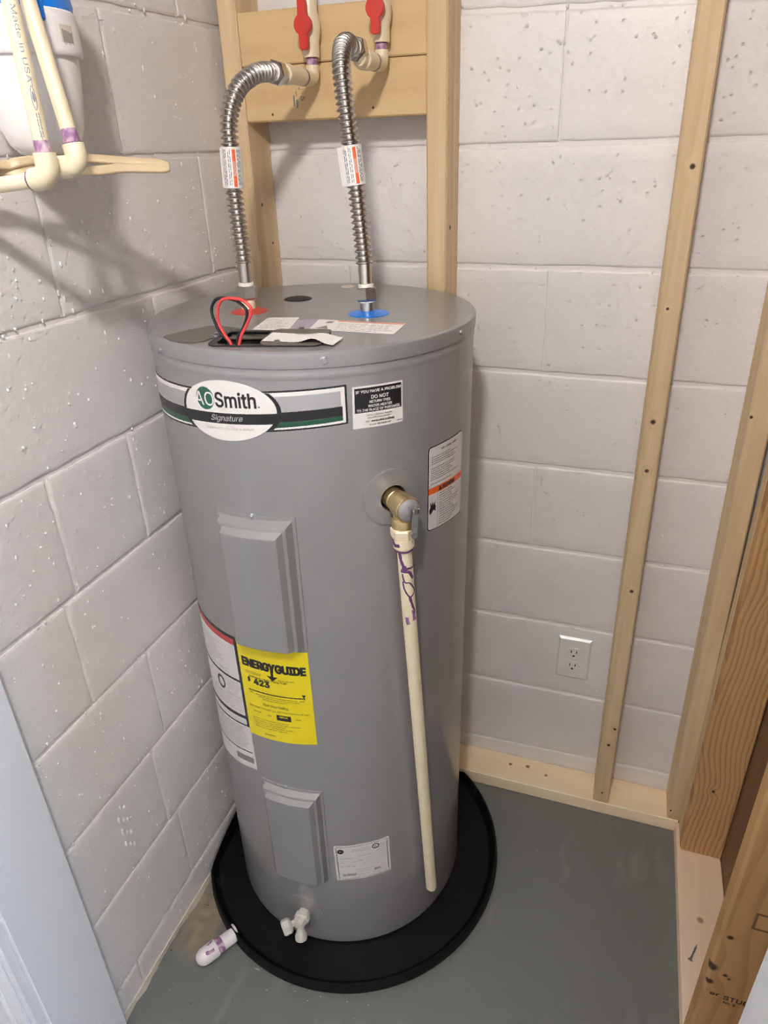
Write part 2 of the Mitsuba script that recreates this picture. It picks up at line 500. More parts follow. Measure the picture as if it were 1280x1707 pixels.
even = [0.209, 0.615, 1.021]
odd = [0.005, 0.412, 0.818]
wb = build_wall('wall_back', 'white painted concrete block wall behind the water heater', lambda v: lean(np.stack([v[:, 0], v[:, 1], v[:, 2]], 1)), JB,
                [odd, even, odd, even, odd, even, odd, even, odd, even], 0.0, 1.22, 1.92, cbox(-0.02, 1.25, 0.0052, 0.05, -0.05, 1.93, 0.001))
LV = [[-0.186, -0.592], [-0.390, -0.796], [-0.1815, -0.588], [-0.3825, -0.789], [-0.105, -0.512, -0.697], [-0.320, -0.7255], [-0.180, -0.583], [-0.222, -0.629], [-0.194, -0.600], [-0.40, -0.80]]
wl = build_wall('wall_left', 'white painted concrete block wall left of the water heater', lambda v: np.stack([-v[:, 1], v[:, 0], v[:, 2]], 1), JL, LV, -0.985, 0.0, 1.92,
                cbox(-0.05, -0.0052, -0.985, 0.02, -0.05, 1.93, 0.001))
# beige mortar bead where the block wall meets the floor
S = np.linspace(-0.985, 0.0, 90)
hh = 0.013 + 0.004 * (meshkit.fbm(np.stack([S * 30, S * 0, S * 0], 1), 3, 4) - 0.5)
ww = 0.006 + 0.010 * (meshkit.fbm(np.stack([S * 26, S * 0 + 5, S * 0], 1), 3, 9) - 0.4)
V, F = [], []
for i, s in enumerate(S):
    V += [(-0.01, s, hh[i]), (0.003, s, hh[i]), (ww[i] * 0.7, s, hh[i] * 0.6), (ww[i], s, 0.001), (-0.01, s, -0.002)]
    if i:
        for k in range(5):
            q = (k + 1) % 5
            a0, b0 = (i - 1) * 5, i * 5
            F += [(a0 + k, b0 + k, b0 + q), (a0 + k, b0 + q, a0 + q)]
part(wl, 'mortar_bead', trimesh.Trimesh(np.array(V), np.array(F), process=False), 'bead_beige', 40, label='beige mortar bead along the floor')
# little drips and lumps in the block paint, far too many to count
def drips(rng, count, to_world, smin, smax, zmax, extra=()):
    base = trimesh.creation.icosphere(1, 1.0)
    out = []
    P = [(rng.uniform(smin, smax), rng.uniform(0.03, zmax), rng.uniform(0.0010, 0.0024), rng.choice([1.0, 1.0, 1.4, 2.0])) for _ in range(count)]
    for q in list(P) + list(extra):
        if len(q) == 4 and q not in extra and meshkit.noise(np.array([[q[0] * 9, q[1] * 9, 0.5]]), 7)[0] < 0.30:
            continue
        V = np.array(base.vertices) * np.array([q[2], q[2] * 0.85, q[2] * q[3]])
        V += np.array([q[0], -0.0002, q[1]])
        out.append(trimesh.Trimesh(to_world(V), base.faces, process=False))
    return cat(out)


run = [(-0.735 + 0.011 * math.sin(2.1 * i), 0.455 - 0.011 * i, 0.0022 + 0.0006 * (i % 3), 2.6) for i in range(11)]
part(wl, 'paint_drips', drips(np.random.default_rng(71), 950, lambda v: np.stack([-v[:, 1], v[:, 0], v[:, 2]], 1), -0.86, -0.01, 1.72, run), 'wall_paint', True, kind='stuff')
part(wb, 'paint_drips', drips(np.random.default_rng(72), 240, lambda v: v, 0.03, 1.02, 1.72), 'wall_paint', True, kind='stuff')
# wall tops above the coursing that the photo shows
for nm, m in (('upper', cbox(-0.02, 1.25, 0.0, 0.05, 1.92, 2.36, 0.001)),):
    part(wb, nm, m, 'wall_paint', False)
part(wl, 'upper', cbox(-0.05, 0.0, -0.985, 0.02, 1.92, 2.36, 0.001), 'wall_paint', False)

# right: sheathing on the far side of the open stud wall
single('wall_right', cbox(XR, XR + 0.012, -0.87, 0.0, 0.0, 2.36, 0.001), 'wood_backing', 'dark brown sheathing behind the open studs on the right', 'wall', kind='structure')
# doorway wall and the unseen room outside, whose walls bounce light into the closet
wf = thing('wall_front', 'wall with the doorway that the picture is taken through', 'wall', kind='structure')
part(wf, 'header', cbox(-0.05, 1.3, -0.985, -0.87, 2.09, 2.36, 0.001), 'outer_paint', False)
part(wf, 'pier', cbox(1.02, 1.3, -0.985, -0.872, 0.0, 2.09, 0.001), 'outer_paint', False)
part(wf, 'pier', cbox(-0.75, -0.051, -0.985, -0.87, 0.0, 2.36, 0.001), 'outer_paint', False)
part(wf, 'pier', cbox(1.3, 2.25, -0.985, -0.87, 0.0, 2.36, 0.001), 'outer_paint', False)
single('unseen_wall_outer_back', cbox(-0.75, 2.25, -2.85, -2.75, 0.0, 2.36, 0.001), 'outer_paint', 'unseen far wall of the room outside, bounces light into the closet', 'wall', kind='structure')
single('unseen_wall_outer_left', cbox(-0.85, -0.75, -2.85, -0.87, 0.0, 2.36, 0.001), 'outer_paint', 'unseen left wall of the room outside, bounces light into the closet', 'wall', kind='structure')
single('unseen_wall_outer_right', cbox(2.25, 2.35, -2.85, -0.87, 0.0, 2.36, 0.001), 'outer_paint', 'unseen right wall of the room outside, bounces light into the closet', 'wall', kind='structure')
w1 = thing('window_1', 'unseen window in the right wall of the room outside, lights the left door jamb', 'window', kind='structure')
scene[w1 + '__pane'] = {**ply(cbox(2.235, 2.245, -1.33, -1.08, 0.95, 2.0, 0.001), 'white_plastic'), 'emitter': {'type': 'area', 'radiance': {'type': 'rgb', 'value': UNSEEN_WINDOW_RADIANCE}}}  # emissive pane out of view, cool light for the left jamb and nearby wall
part(w1, 'frame', cat([cbox(2.22, 2.25, -1.40, -1.33, 0.88, 2.07), cbox(2.22, 2.25, -1.08, -1.01, 0.88, 2.07), cbox(2.22, 2.25, -1.33, -1.08, 0.88, 0.95), cbox(2.22, 2.25, -1.33, -1.08, 2.0, 2.07)]), 'jamb_paint')

t1 = thing('trim_1', 'white painted door jamb at the lower left, against the block wall', 'door frame', kind='structure')
part(t1, 'jamb', cbox(0.0015, 0.020, -1.000, -0.8775, 0.0, 2.09, 0.0015), 'jamb_paint')
part(t1, 'casing', cat([cbox(-0.052, 0.014, -1.018, -1.000, 0.0, 2.14, 0.003), cbox(-0.052, 0.006, -1.026, -1.016, 0.0, 2.14, 0.004), cbox(-0.052, -0.012, -1.032, -1.024, 0.0, 2.14, 0.003)]), 'jamb_paint')
t2 = thing('trim_2', 'white painted door jamb at the lower right, before the near stud', 'door frame', kind='structure')
part(t2, 'jamb', cbox(0.984, 1.004, -1.000, -0.8725, 0.0, 2.09, 0.0015), 'jamb_paint')
part(t2, 'casing', cbox(0.990, 1.06, -1.018, -1.000, 0.0, 2.14, 0.003), 'jamb_paint')

# ------------------------------------------------------------------ lumber
def shear(mesh, k, z0):
    V = np.array(mesh.vertices)
    V[:, 0] += k * (V[:, 2] - z0)
    return trimesh.Trimesh(V, mesh.faces, process=False)


def stud(x0, x1, y0, y1, mat, label, k=0.0, z0=1.2, zb=0.038, b=0.003):
    return single('wall_stud', shear(cbox(x0, x1, y0, y1, zb, 2.355, b), k, z0), mat, label, 'stud', 30, 'wall studs')


stud(0.0165, 0.0530, -0.089, -0.001, 'wood_stud', 'pale wooden stud in the corner behind the left hose')
stud(0.3990, 0.4365, -0.089, -0.001, 'wood_stud', 'pale wooden stud right of the pipe boards, behind the water heater', k=-0.006)
stud(0.8125, 0.8500, -0.089, -0.001, 'wood_stud', 'knotty wooden stud standing alone on the white block wall right of the wall outlet', k=-0.0195, z0=1.27)
stud(0.9880, 1.0260, -0.089, -0.001, 'wood_stud', 'pale wooden stud at the right end of the back wall plate', k=-0.021, z0=1.2)
stud(1.0395, XR - 0.001, -0.170, -0.132, 'wood_grainy', 'brown stud with bold wavy grain facing the room at the far right', k=-0.006, z0=0.1)
stud(1.0395, XR - 0.001, -0.1305, -0.0930, 'wood_stud', 'second stud of the pair at the right corner, behind the boldly grained one', k=-0.006, z0=0.1)
NS = stud(1.0335, XR - 0.001, -0.591, -0.553, 'wood_near', 'rough brown stud with a stamped mark, nearest the right door jamb', b=0.005)


def local_plane(o, u, v):
    o, u, v = (np.asarray(q, float) for q in (o, u, v))
    n = np.cross(u, v)
    return lambda V: o + V[:, :1] * u + V[:, 1:2] * v + V[:, 2:3] * n


# stamp on the near stud (front face y = -0.591)
st = local_plane((1.046, -0.591, 0.0), (1, 0, 0), (0, 0, 1))
NSM = cat([text('STUD', 0.022, 0.207, 0.062, 0.011, True, 0.0004), text('er', 0.0, 0.211, 0.015, 0.008, True, 0.0004), text('No 2', 0.024, 0.196, 0.043, 0.006, True, 0.0004)])
scene[NS + '__stamp'] = ply(mapped(NSM, st), 'print_black')
sq = sbox(0.0, 0.0, 0.05, 0.040).difference(sbox(0.004, 0.004, 0.05, 0.036))
scene[NS + '__stamp_box'] = ply(mapped(flat(affinity.translate(sq, 0.026, 0.408), 0.0004), st), 'wood_backing')
single('sole_plate', cbox(0.018, 1.040, -0.0895, -0.001, 0.0, 0.038, 0.002), 'wood_plate', 'pale wooden sole plate along the foot of the back wall', 'plank', 30, 'sole plates on the floor')
single('sole_plate', cbox(1.0335, XR - 0.001, -0.868, -0.0925, 0.0, 0.038, 0.002), 'wood_plate_side', 'pinkish wooden sole plate along the right, under the near stud', 'plank', 30, 'sole plates on the floor')
B1 = single('pipe_board', cbox(0.0545, 0.3975, -0.0890, -0.0510, 1.5612, 1.6462, 0.002), 'wood_board', 'lower of the two wooden boards that carry the pipes between the studs', 'board', 30)
B2 = single('pipe_board', cbox(0.0545, 0.3975, -0.0888, -0.0508, 1.6476, 1.7270, 0.002), 'wood_board', 'upper of the two wooden boards that carry the pipes between the studs', 'board', 30)
bp = local_plane((0.0, -0.089, 0.0), (1, 0, 0), (0, 0, 1))
pm = [text('2', 0.166, 1.5915, 0.174, 0.006, True, 0.0003), text('L', 0.163, 1.6085, 0.172, 0.0035, True, 0.0003), flat(sbox(0.1515, 1.584, 0.1545, 1.600), 0.0003), flat(sbox(0.157, 1.581, 0.1605, 1.5935), 0.0003),
      flat(sbox(0.1570, 1.5975, 0.1585, 1.6060), 0.0003)]
scene[B1 + '__pen_marks'] = ply(mapped(cat(pm), bp), 'print_grey')

# ------------------------------------------------------------------ the water heater
HC, HR = np.array([0.2834, -0.3528]), 0.2580
ZT = 1.283
WH = thing('water_heater', 'tall grey cylindrical electric water heater standing in a black pan', 'water heater')


def onjacket(quad, base=0.0):
    """unit square (a right, b up, z outwards in metres) -> the jacket; quad = (theta, z) at top-left, top-right, bottom-right, bottom-left, degrees"""
    tl, tr, br, bl = (np.array(q, float) for q in quad)

    def f(V):
        a, b = V[:, :1], V[:, 1:2]
        q = (bl * (1 - a) + br * a) * (1 - b) + (tl * (1 - a) + tr * a) * b
        th, r = np.radians(q[:, 0]), HR + base + V[:, 2]
        return np.stack([HC[0] + r * np.cos(th), HC[1] + r * np.sin(th), q[:, 1]], 1)
    return f


class Label:
    """a sticker on the jacket, laid out in metres"""

    def __init__(self, quad, base=0.0):
        self.q = quad
        (a, b, c, d) = quad
        self.W = math.radians(abs(b[0] - a[0] + c[0] - d[0]) / 2) * HR
        self.H = abs(a[1] - d[1] + b[1] - c[1]) / 2
        self.f = onjacket(quad, base)

    def map(self, mesh, out=0.0):
        V = np.array(mesh.vertices)
        V = np.stack([V[:, 0] / self.W, V[:, 1] / self.H, V[:, 2] + out], 1)
        return trimesh.Trimesh(self.f(V), mesh.faces, process=False)

    def shape(self, poly, out=0.0, h=0.0005, maxe=0.014):
        return self.map(flat(poly, h, maxe), out)

    def sheet(self, r=0.0, h=0.0005):
        p = sbox(0, 0, self.W, self.H)
        if r:
            p = p.buffer(-r).buffer(r, 6)
        return self.shape(p, -0.0002, h)


hole_dir = np.array([math.cos(math.radians(-43.2)), math.sin(math.radians(-43.2)), 0.0])
# the jacket is closed on the inside 3 cm back, and the relief valve's opening is cut through it
shell = lathe([(HR - 0.030, 0.012), (HR - 0.004, 0.010), (HR, 0.014), (HR + 0.0008, 0.0165), (HR + 0.0008, 0.040), (HR, 0.0425), (HR, 1.243), (HR + 0.0008, 1.2465), (HR + 0.0013, 1.2500), (HR + 0.0008, 1.2535), (HR, 1.256), (HR, 1.266), (HR - 0.030, 1.266)], 160, (HC[0], HC[1], 0), closed=True)


def manifold(m):
    if m.volume < 0:
        m = trimesh.Trimesh(m.vertices, m.faces[:, ::-1], process=False)
    return manifold3d.Manifold(manifold3d.Mesh(np.array(m.vertices, np.float32), np.array(m.faces, np.uint32)))


bore = cyl(np.array([HC[0], HC[1], 1.0558]) + hole_dir * 0.20, np.array([HC[0], HC[1], 1.0558]) + hole_dir * 0.30, 0.0205, 40, 0.0005)
cutm = (manifold(shell) - manifold(bore)).to_mesh()
body = trimesh.Trimesh(np.array(cutm.vert_properties[:, :3], float), np.array(cutm.tri_verts), process=False)
part(WH, 'jacket', body, 'heater_enamel', 30)
# lid: flat top with a junction-box opening, rolled edge, skirt
RL = 0.2605
rot = math.radians(12.5)
JC = np.array([0.303, -0.541])


def jloc(x, y):
    return (JC[0] + x * math.cos(rot) - y * math.sin(rot), JC[1] + x * math.sin(rot) + y * math.cos(rot))


def jpoly(x0, x1, y0, y1, r):
    p = sbox(x0, y0, x1, y1).buffer(-r).buffer(r, 6)
    return Polygon([jloc(*q) for q in p.exterior.coords])


hole = jpoly(-0.074, 0.074, -0.040, 0.040, 0.014)
top = Point(HC[0], HC[1]).buffer(RL - 0.005, 40).difference(hole)
lid_top = mapped(flat(top, 0.0012), lambda V: V + np.array([0, 0, ZT - 0.0012]))
skirt = lathe([(RL - 0.0052, ZT), (RL - 0.003, ZT - 0.0005), (RL - 0.0008, ZT - 0.0025), (RL, ZT - 0.006), (RL, 1.262), (RL - 0.0006, 1.2605), (RL - 0.002, 1.2605), (RL - 0.002, ZT - 0.006)], 160, (HC[0], HC[1], 0))
LID = part(WH, 'lid', cat([lid_top, skirt]), 'heater_enamel', 30)
inner = []
hp = np.array(hole.exterior.coords)[:-1]
n = len(hp)
Vb = np.vstack([np.c_[hp, np.full(n, ZT - 0.0005)], np.c_[hp, np.full(n, ZT - 0.055)], [[JC[0], JC[1], ZT - 0.055]]])
Fb = [f for k in range(n) for f in ((k, n + k, n + (k + 1) % n), (k, n + (k + 1) % n, (k + 1) % n), (n + k, 2 * n, n + (k + 1) % n))]
part(WH, 'junction_box', trimesh.Trimesh(Vb, np.array(Fb), process=False), 'dark_inside', 20, label='black recessed junction box in the lid')
rim = jpoly(-0.079, 0.079, -0.0445, 0.0445, 0.017).difference(jpoly(-0.068, 0.072, -0.035, 0.036, 0.010))
part(WH, 'junction_box_rim', mapped(flat(rim, 0.002), lambda V: V + np.array([0, 0, ZT - 0.0002])), 'black_plastic', 30)
part(WH, 'junction_box_slat', cat([mapped(flat(jpoly(-0.066, -0.002, 0.014, 0.022, 0.002), 0.002), lambda V: V + np.array([0, 0, ZT - 0.004])),
                                     mapped(flat(jpoly(-0.066, -0.002, 0.028, 0.034, 0.002), 0.002), lambda V: V + np.array([0, 0, ZT - 0.004]))]), 'plate_brown')
part(WH, 'cover_plate', mapped(flat(jpoly(-0.006, 0.0785, -0.0435, 0.0445, 0.012), 0.0016), lambda V: V + np.array([0, 0, ZT + 0.0020])), 'plate_brown', 30, label='grey-brown plate half covering the junction box')
loose = Polygon([(0.146, -0.566), (0.166, -0.581), (0.190, -0.590), (0.208, -0.588), (0.219, -0.577), (0.2235, -0.545), (0.232, -0.498), (0.200, -0.491), (0.178, -0.493), (0.160, -0.525)]).buffer(-0.004).buffer(0.004)
part(WH, 'cover_plate', mapped(flat(loose, 0.0014), lambda V: V + np.array([0, 0, ZT + 0.0004])), 'plate_brown', 30, label='grey-brown plate lying left of the junction box')


def screw(c, axis, r=0.0042, parent=WH, mat='zinc', name='screw'):
    u, v, d = frame(axis)
    c = np.asarray(c, float)
    head = cat([dome(c, axis, r * 0.82, r * 0.65, 12), hexnut(c + d * 0.0004, c + d * r * 0.75, r * 0.85), cyl(c - d * 0.002, c + d * 0.0006, r * 1.15, 14)])
    return part(parent, name, head, mat, 30)


for q in ((0.2220, -0.5490), (0.3260, -0.4895), (0.3270, -0.5690)):
    screw((q[0], q[1], ZT + 0.0026), (0, 0, 1), 0.0050)


def jpt(deg, z, out=0.0):
    a = math.radians(deg)
    return np.array([HC[0] + (HR + out) * math.cos(a), HC[1] + (HR + out) * math.sin(a), z]), np.array([math.cos(a), math.sin(a), 0])


for dg, z in ((-124.0, 1.2640), (-63.2, 1.2712), (-11.4, 1.2735)):
    c, d = jpt(dg, z, 0.0026)
    screw(c, d, 0.0048)
# pipe collars, plug on the lid
RC, BC = np.array([0.1780, -0.3795]), np.array([0.3770, -0.3545])
BC = np.array([0.3800, -0.3565])


def collar(c, r, mat, label):
    part(WH, 'pipe_collar', lathe([(0, 0.005), (0.012, 0.005), (0.015, 0.0035), (r - 0.003, 0.0016), (r, 0.0008), (r, -0.001), (0, -0.001)], 48, (c[0], c[1], ZT)), mat, 30, label=label)


collar((0.1820, -0.3805), 0.0295, 'red_rubber', 'flat red collar at the hot outlet')
collar((0.3800, -0.3570), 0.0320, 'blue_plastic', 'flat blue collar at the cold inlet')
part(WH, 'plug', lathe([(0, 0.002), (0.020, 0.002), (0.0235, 0.001), (0.0245, 0), (0.0245, -0.001), (0, -0.001)], 40, (0.2155, -0.267, ZT)), 'black_matte', 30, label='round black plug in the lid')
part(WH, 'plug', lathe([(0, 0.0012), (0.012, 0.0012), (0.0135, 0.0004), (0.0135, -0.001), (0, -0.001)], 24, (0.258, -0.136, ZT)), 'bead_beige', 30, label='small beige plug at the back of the lid')

# stickers on the lid
def lidsticker(pts, mat, name, z=0.0004, label=None):
    return part(WH, name, mapped(flat(Polygon(pts), 0.0004), lambda V: V + np.array([0, 0, ZT + z])), mat, False, label=label)


def lidprint(quad, rows, mat, seed, parent, x0=0.08, x1=0.92, y0=0.1, y1=0.9, h=0.35):
    bl, tl, tr, br = (np.array(q) for q in quad)
    rng = np.random.default_rng(seed)
    out = []
    for i in range(rows):
        y = y1 - (y1 - y0) * (i + 1) / rows
        out += dashes(rng, x0, x1, y, (y1 - y0) / rows * h, rng.uniform(0.6, 1.0), 0.09)

    def f(V):
        a, b = V[:, :1], V[:, 1:2]
        q = (bl * (1 - a) + br * a) * (1 - b) + (tl * (1 - a) + tr * a) * b
        return np.c_[q, ZT + 0.0009 + 0 * a]
    part(parent, 'print', mapped(cat(out), f), mat, False, kind='stuff')


q1 = [(0.251, -0.498), (0.236, -0.419), (0.284, -0.408), (0.306, -0.493)]
k = lidsticker(q1, 'sticker_white', 'lid_sticker', label='white data sticker on the lid')
lidprint(q1, 6, 'print_faint', 3, k)
lidsticker([(0.299, -0.486), (0.290, -0.424), (0.321, -0.414), (0.333, -0.482)], 'sticker_purple', 'lid_sticker', 0.0003, label='purple-grey picture on the lid sticker')
q2 = [(0.333, -0.483), (0.320, -0.414), (0.353, -0.415), (0.366, -0.479)]
k = lidsticker(q2, 'sticker_white', 'lid_sticker', label='white pictogram sticker on the lid')
part(k, 'print', mapped(cat([flat(Polygon([(0.338, -0.470), (0.358, -0.470), (0.349, -0.452)]), 0.0003), flat(sbox(0.340, -0.436, 0.350, -0.424), 0.0003)]), lambda V: V + np.array([0, 0, ZT + 0.0007])), 'print_grey', False, kind='stuff')
q3 = [(0.366, -0.479), (0.353, -0.415), (0.459, -0.414), (0.462, -0.481)]
k = lidsticker(q3, 'sticker_white', 'lid_sticker', label='white warning sticker with an orange strip on the lid')
part(k, 'stripe', mapped(flat(Polygon([(0.3550, -0.425), (0.353, -0.415), (0.459, -0.414), (0.4593, -0.424)]), 0.0003), lambda V: V + np.array([0, 0, ZT + 0.0006])), 'sticker_salmon', False)
lidprint(q3, 5, 'print_faint', 5, k, 0.05, 0.95, 0.06, 0.80)
lidprint([(0.395, -0.424), (0.395, -0.416), (0.425, -0.416), (0.425, -0.424)], 1, 'print_grey', 6, k, 0.05, 0.95, 0.1, 0.9, 0.7)

# wires rising out of the junction box
blk = [(0.262, -0.585, 1.262), (0.259, -0.580, 1.285), (0.248, -0.578, 1.296), (0.239, -0.577, 1.316), (0.238, -0.576, 1.329), (0.246, -0.576, 1.340), (0.259, -0.577, 1.343), (0.277, -0.579, 1.341), (0.289, -0.580, 1.334), (0.293, -0.580, 1.325), (0.286, -0.580, 1.308), (0.276, -0.581, 1.294), (0.270, -0.584, 1.268)]
red = [(0.272, -0.590, 1.262), (0.268, -0.588, 1.285), (0.260, -0.588, 1.298), (0.253, -0.588, 1.314), (0.255, -0.588, 1.331), (0.262, -0.588, 1.342), (0.273, -0.588, 1.345), (0.291, -0.588, 1.344), (0.302, -0.588, 1.337), (0.304, -0.588, 1.328), (0.295, -0.588, 1.312), (0.284, -0.588, 1.295), (0.274, -0.590, 1.266)]
part(WH, 'wire', sweep(catmull(blk, 8), 0.0020, 10), 'black_plastic', True, label='black wire loop')
part(WH, 'wire', sweep(catmull(red, 8), 0.0021, 10), 'wire_red', True, label='red wire loop')

# ---- brand banner
BN = Label([(-142.0, 1.2172), (-57.1, 1.2358), (-57.1, 1.1811), (-142.0, 1.1532)])
W, H = BN.W, BN.H
kb = part(WH, 'brand_banner', BN.sheet(), 'print_black', 30, label='wide banner with white, silver, black and green bands and an oval logo')
part(kb, 'white_band', BN.shape(sbox(0.0028, 0.0026, W - 0.0028, H - 0.0026), 0.0003, 0.0003), 'sticker_white', 30)
part(kb, 'silver_band', BN.shape(sbox(0.009, 0.47 * H, W - 0.0085, 0.86 * H), 0.0006, 0.0003), 'sticker_silver', 30)
part(kb, 'black_band', BN.shape(sbox(0.009, 0.235 * H, W - 0.0070, 0.475 * H), 0.0007, 0.0003), 'print_black', 30)
part(kb, 'green_band', BN.shape(Polygon([(0.010, 0.235 * H), (0.012, 0.11 * H), (W * 0.3, 0.09 * H), (W * 0.7, 0.09 * H), (W - 0.007, 0.11 * H), (W - 0.007, 0.235 * H)]), 0.0007, 0.0003), 'print_green', 30)


def oval(cx, cy, rx, ry):
    return affinity.scale(Point(cx, cy).buffer(1.0, 32), rx, ry)


ocx = (142.0 - 95.2) / 84.9 * W
ocy = 0.505 * H
dark = oval(ocx, ocy - 0.001, 0.0825, 0.0475).intersection(sbox(0, 0.003, W, H - 0.003))
part(kb, 'oval_outline', BN.shape(dark, 0.0009, 0.0003), 'print_black', 30, label='black rim either side of the white oval')  # printed black crescents beside the oval
part(kb, 'oval', BN.shape(oval(ocx, ocy, 0.0765, 0.0440), 0.0011, 0.0004), 'sticker_white', 30, label='white oval logo badge')
lens = oval(ocx, ocy, 0.0768, 0.0442).intersection(sbox(0, ocy - 0.0185, W, ocy - 0.0030))
part(kb, 'oval_band', BN.shape(lens, 0.0014, 0.0003), 'print_black', 30)
ccx = (142.0 - 102.6) / 84.9 * W
ccy = ocy + 0.0165
part(kb, 'logo_disc', BN.shape(Point(ccx, ccy).buffer(0.0163, 24), 0.0014, 0.0003), 'print_logo_green', 30, label='green disc behind the letters AO')
part(kb, 'lettering', BN.map(cat([text('AO', ccx - 0.0190, ccy - 0.0098, ccx + 0.0160, 0.0190, False)]), 0.0015), 'sticker_white', False)
sm = (142.0 - 98.6) / 84.9 * W
part(kb, 'lettering', BN.map(text('Smith', sm, ccy - 0.0105, sm + 0.0640, 0.0205, True), 0.0014), 'print_black', False)
part(kb, 'trade_mark_dot', BN.map(flat(Point(sm + 0.0675, ccy - 0.0095).buffer(0.0010), 0.0006), 0.0014), 'print_black', False)
sg = text('Signature', 0, 0, 0.052, 0.0082, False)
sg = mapped(sg, lambda V: np.c_[V[:, 0] + 0.35 * V[:, 1] + ocx - 0.027, V[:, 1] + ocy - 0.0140, V[:, 2]])
part(kb, 'lettering', BN.map(sg, 0.0016), 'print_faint', False)
part(kb, 'lettering', BN.map(text('INNOVATION HAS A NAME', ocx - 0.038, ocy - 0.0275, ocx + 0.042, 0.0036, False, 0.0004), 0.0014), 'print_faint', False)

# ---- "if you have a problem" label
PB = Label([(-55.45, 1.2309), (-38.91, 1.2306), (-39.03, 1.1709), (-55.72, 1.1716)])
W, H = PB.W, PB.H
kp = part(WH, 'problem_label', PB.sheet(), 'sticker_white', 30, label='white label with a black panel telling buyers not to return the heater')
part(kp, 'black_panel', PB.shape(sbox(0.0030, 0.375 * H, W - 0.0022, 0.957 * H), 0.0003, 0.0003), 'print_black', 30)
c = W / 2 + 0.0005
part(kp, 'lettering', PB.map(cat([text('IF YOU HAVE A PROBLEM', 0.060 * W, 0.840 * H, 0.955 * W, 0.0036, True), text('DO NOT', 0.355 * W, 0.690 * H, 0.700 * W, 0.0047, True), text('RETURN THIS', 0.320 * W, 0.590 * H, 0.735 * W, 0.0034, True),
                                     text('WATER HEATER', 0.290 * W, 0.492 * H, 0.768 * W, 0.0034, True), text('TO THE PLACE OF PURCHASE.', 0.078 * W, 0.402 * H, 0.945 * W, 0.0034, True)]), 0.0005), 'sticker_white', False)
rng = np.random.default_rng(8)
part(kp, 'lettering', PB.map(cat([text('For ALL installation, warranty', 0.265 * W, 0.285 * H, 0.775 * W, 0.0023, False, 0.0004), text('and performance questions', 0.280 * W, 0.222 * H, 0.755 * W, 0.0023, False, 0.0004), text('Visit', 0.225 * W, 0.130 * H, 0.315 * W, 0.0026, False, 0.0004),
                                     text('or Call', 0.310 * W, 0.052 * H, 0.440 * W, 0.0026, False, 0.0004)] + dashes(rng, 0.465 * W, 0.765 * W, 0.052 * H, 0.0021, 1.0, 0.006) + dashes(rng, 0.865 * W, 0.975 * W, 0.055 * H, 0.0010, 1.0, 0.004)), 0.0004), 'print_grey', False)
part(kp, 'lettering', PB.map(text('www.wh4.co/help', 0.345 * W, 0.132 * H, 0.815 * W, 0.0030, True, 0.0005), 0.0004), 'print_black', False)

# ---- relief-valve warning label
TL = Label([(-28.33, 1.1165), (-6.62, 1.1160), (-6.45, 0.9680), (-28.8, 0.9750)])
W, H = TL.W, TL.H
kt = part(WH, 'warning_label', TL.sheet(0.006), 'print_black', 30, label='white warning label with an orange bar right of the relief valve')
part(kt, 'face', TL.shape(sbox(0.0016, 0.0016, W - 0.0010, H - 0.0016).buffer(-0.005).buffer(0.005), 0.0003, 0.0003), 'sticker_grey', 30)
part(kt, 'orange_bar', TL.shape(sbox(0.0012, 0.447 * H, W - 0.0010, 0.523 * H), 0.0005, 0.0003), 'sticker_orange', 30)
part(kt, 'lettering', TL.map(cat([text('WARNING', 0.034, 0.460 * H, 0.070, 0.0070, True), flat(Polygon([(0.024, 0.460 * H), (0.033, 0.460 * H), (0.0285, 0.460 * H + 0.0085)]), 0.0006)]), 0.0007), 'print_black', False)
part(kt, 'divider', TL.shape(sbox(0.0225, 0.003, 0.0232, 0.447 * H), 0.0005, 0.0003), 'print_grey', 30)
star = [(0, 0.30), (0.20, 0.62), (0.10, 1.0), (0.36, 0.72), (0.47, 1.0), (0.60, 0.70), (0.86, 0.95), (0.80, 0.62), (1.0, 0.52), (0.84, 0.40), (0.92, 0.12), (0.66, 0.30), (0.44, 0.22), (0.30, 0.05), (0.10, 0.0)]
part(kt, 'burst_symbol', TL.shape(Polygon([(0.003 + x * 0.0165, 0.205 * H + y * 0.022) for x, y in star]), 0.0005, 0.0004), 'print_black', 30)
rng = np.random.default_rng(11)
d = dashes(rng, 0.030, 0.074, 0.925 * H, 0.0030, 1.0, 0.016)
for i, y in enumerate(np.linspace(0.87, 0.56, 13)):
    if i not in (4, 11):
        d += dashes(rng, 0.006, W - 0.005, y * H, 0.0014, rng.uniform(0.55, 1.0))
for i, y in enumerate(np.linspace(0.415, 0.04, 14)):
    d += dashes(rng, 0.027, W - 0.005, y * H, 0.0014, rng.uniform(0.5, 1.0))
part(kt, 'print', TL.map(cat(d), 0.0005), 'print_grey', False, kind='stuff')

# ---- energy guide (runs up under the upper cover)
EG = Label([(-106.1, 0.7905), (-76.2, 0.7940), (-75.84, 0.5909), (-105.96, 0.5784)], 0.0004)
W, H = EG.W, EG.H
ke = part(WH, 'energy_label', EG.sheet(), 'sticker_yellow', 30, label='bright yellow energy label with black lettering')
m = heavy(text('ENERGYGUIDE', 0.0086, H - 0.0485, W - 0.0066, 0.0160, True), 0.0009)
part(ke, 'lettering', EG.map(cat([m, flat(sbox(0.0655, H - 0.0605, 0.0700, H - 0.041), 0.0006), flat(Polygon([(0.0580, H - 0.0590), (0.0775, H - 0.0590), (0.0678, H - 0.0685)]), 0.0006),
                                     heavy(text('423', 0.0285, H - 0.0850, 0.0600, 0.0122, True), 0.0005), heavy(text('$', 0.0155, H - 0.0815, 0.0205, 0.0080, True), 0.0003)]), 0.0003), 'print_black', False)
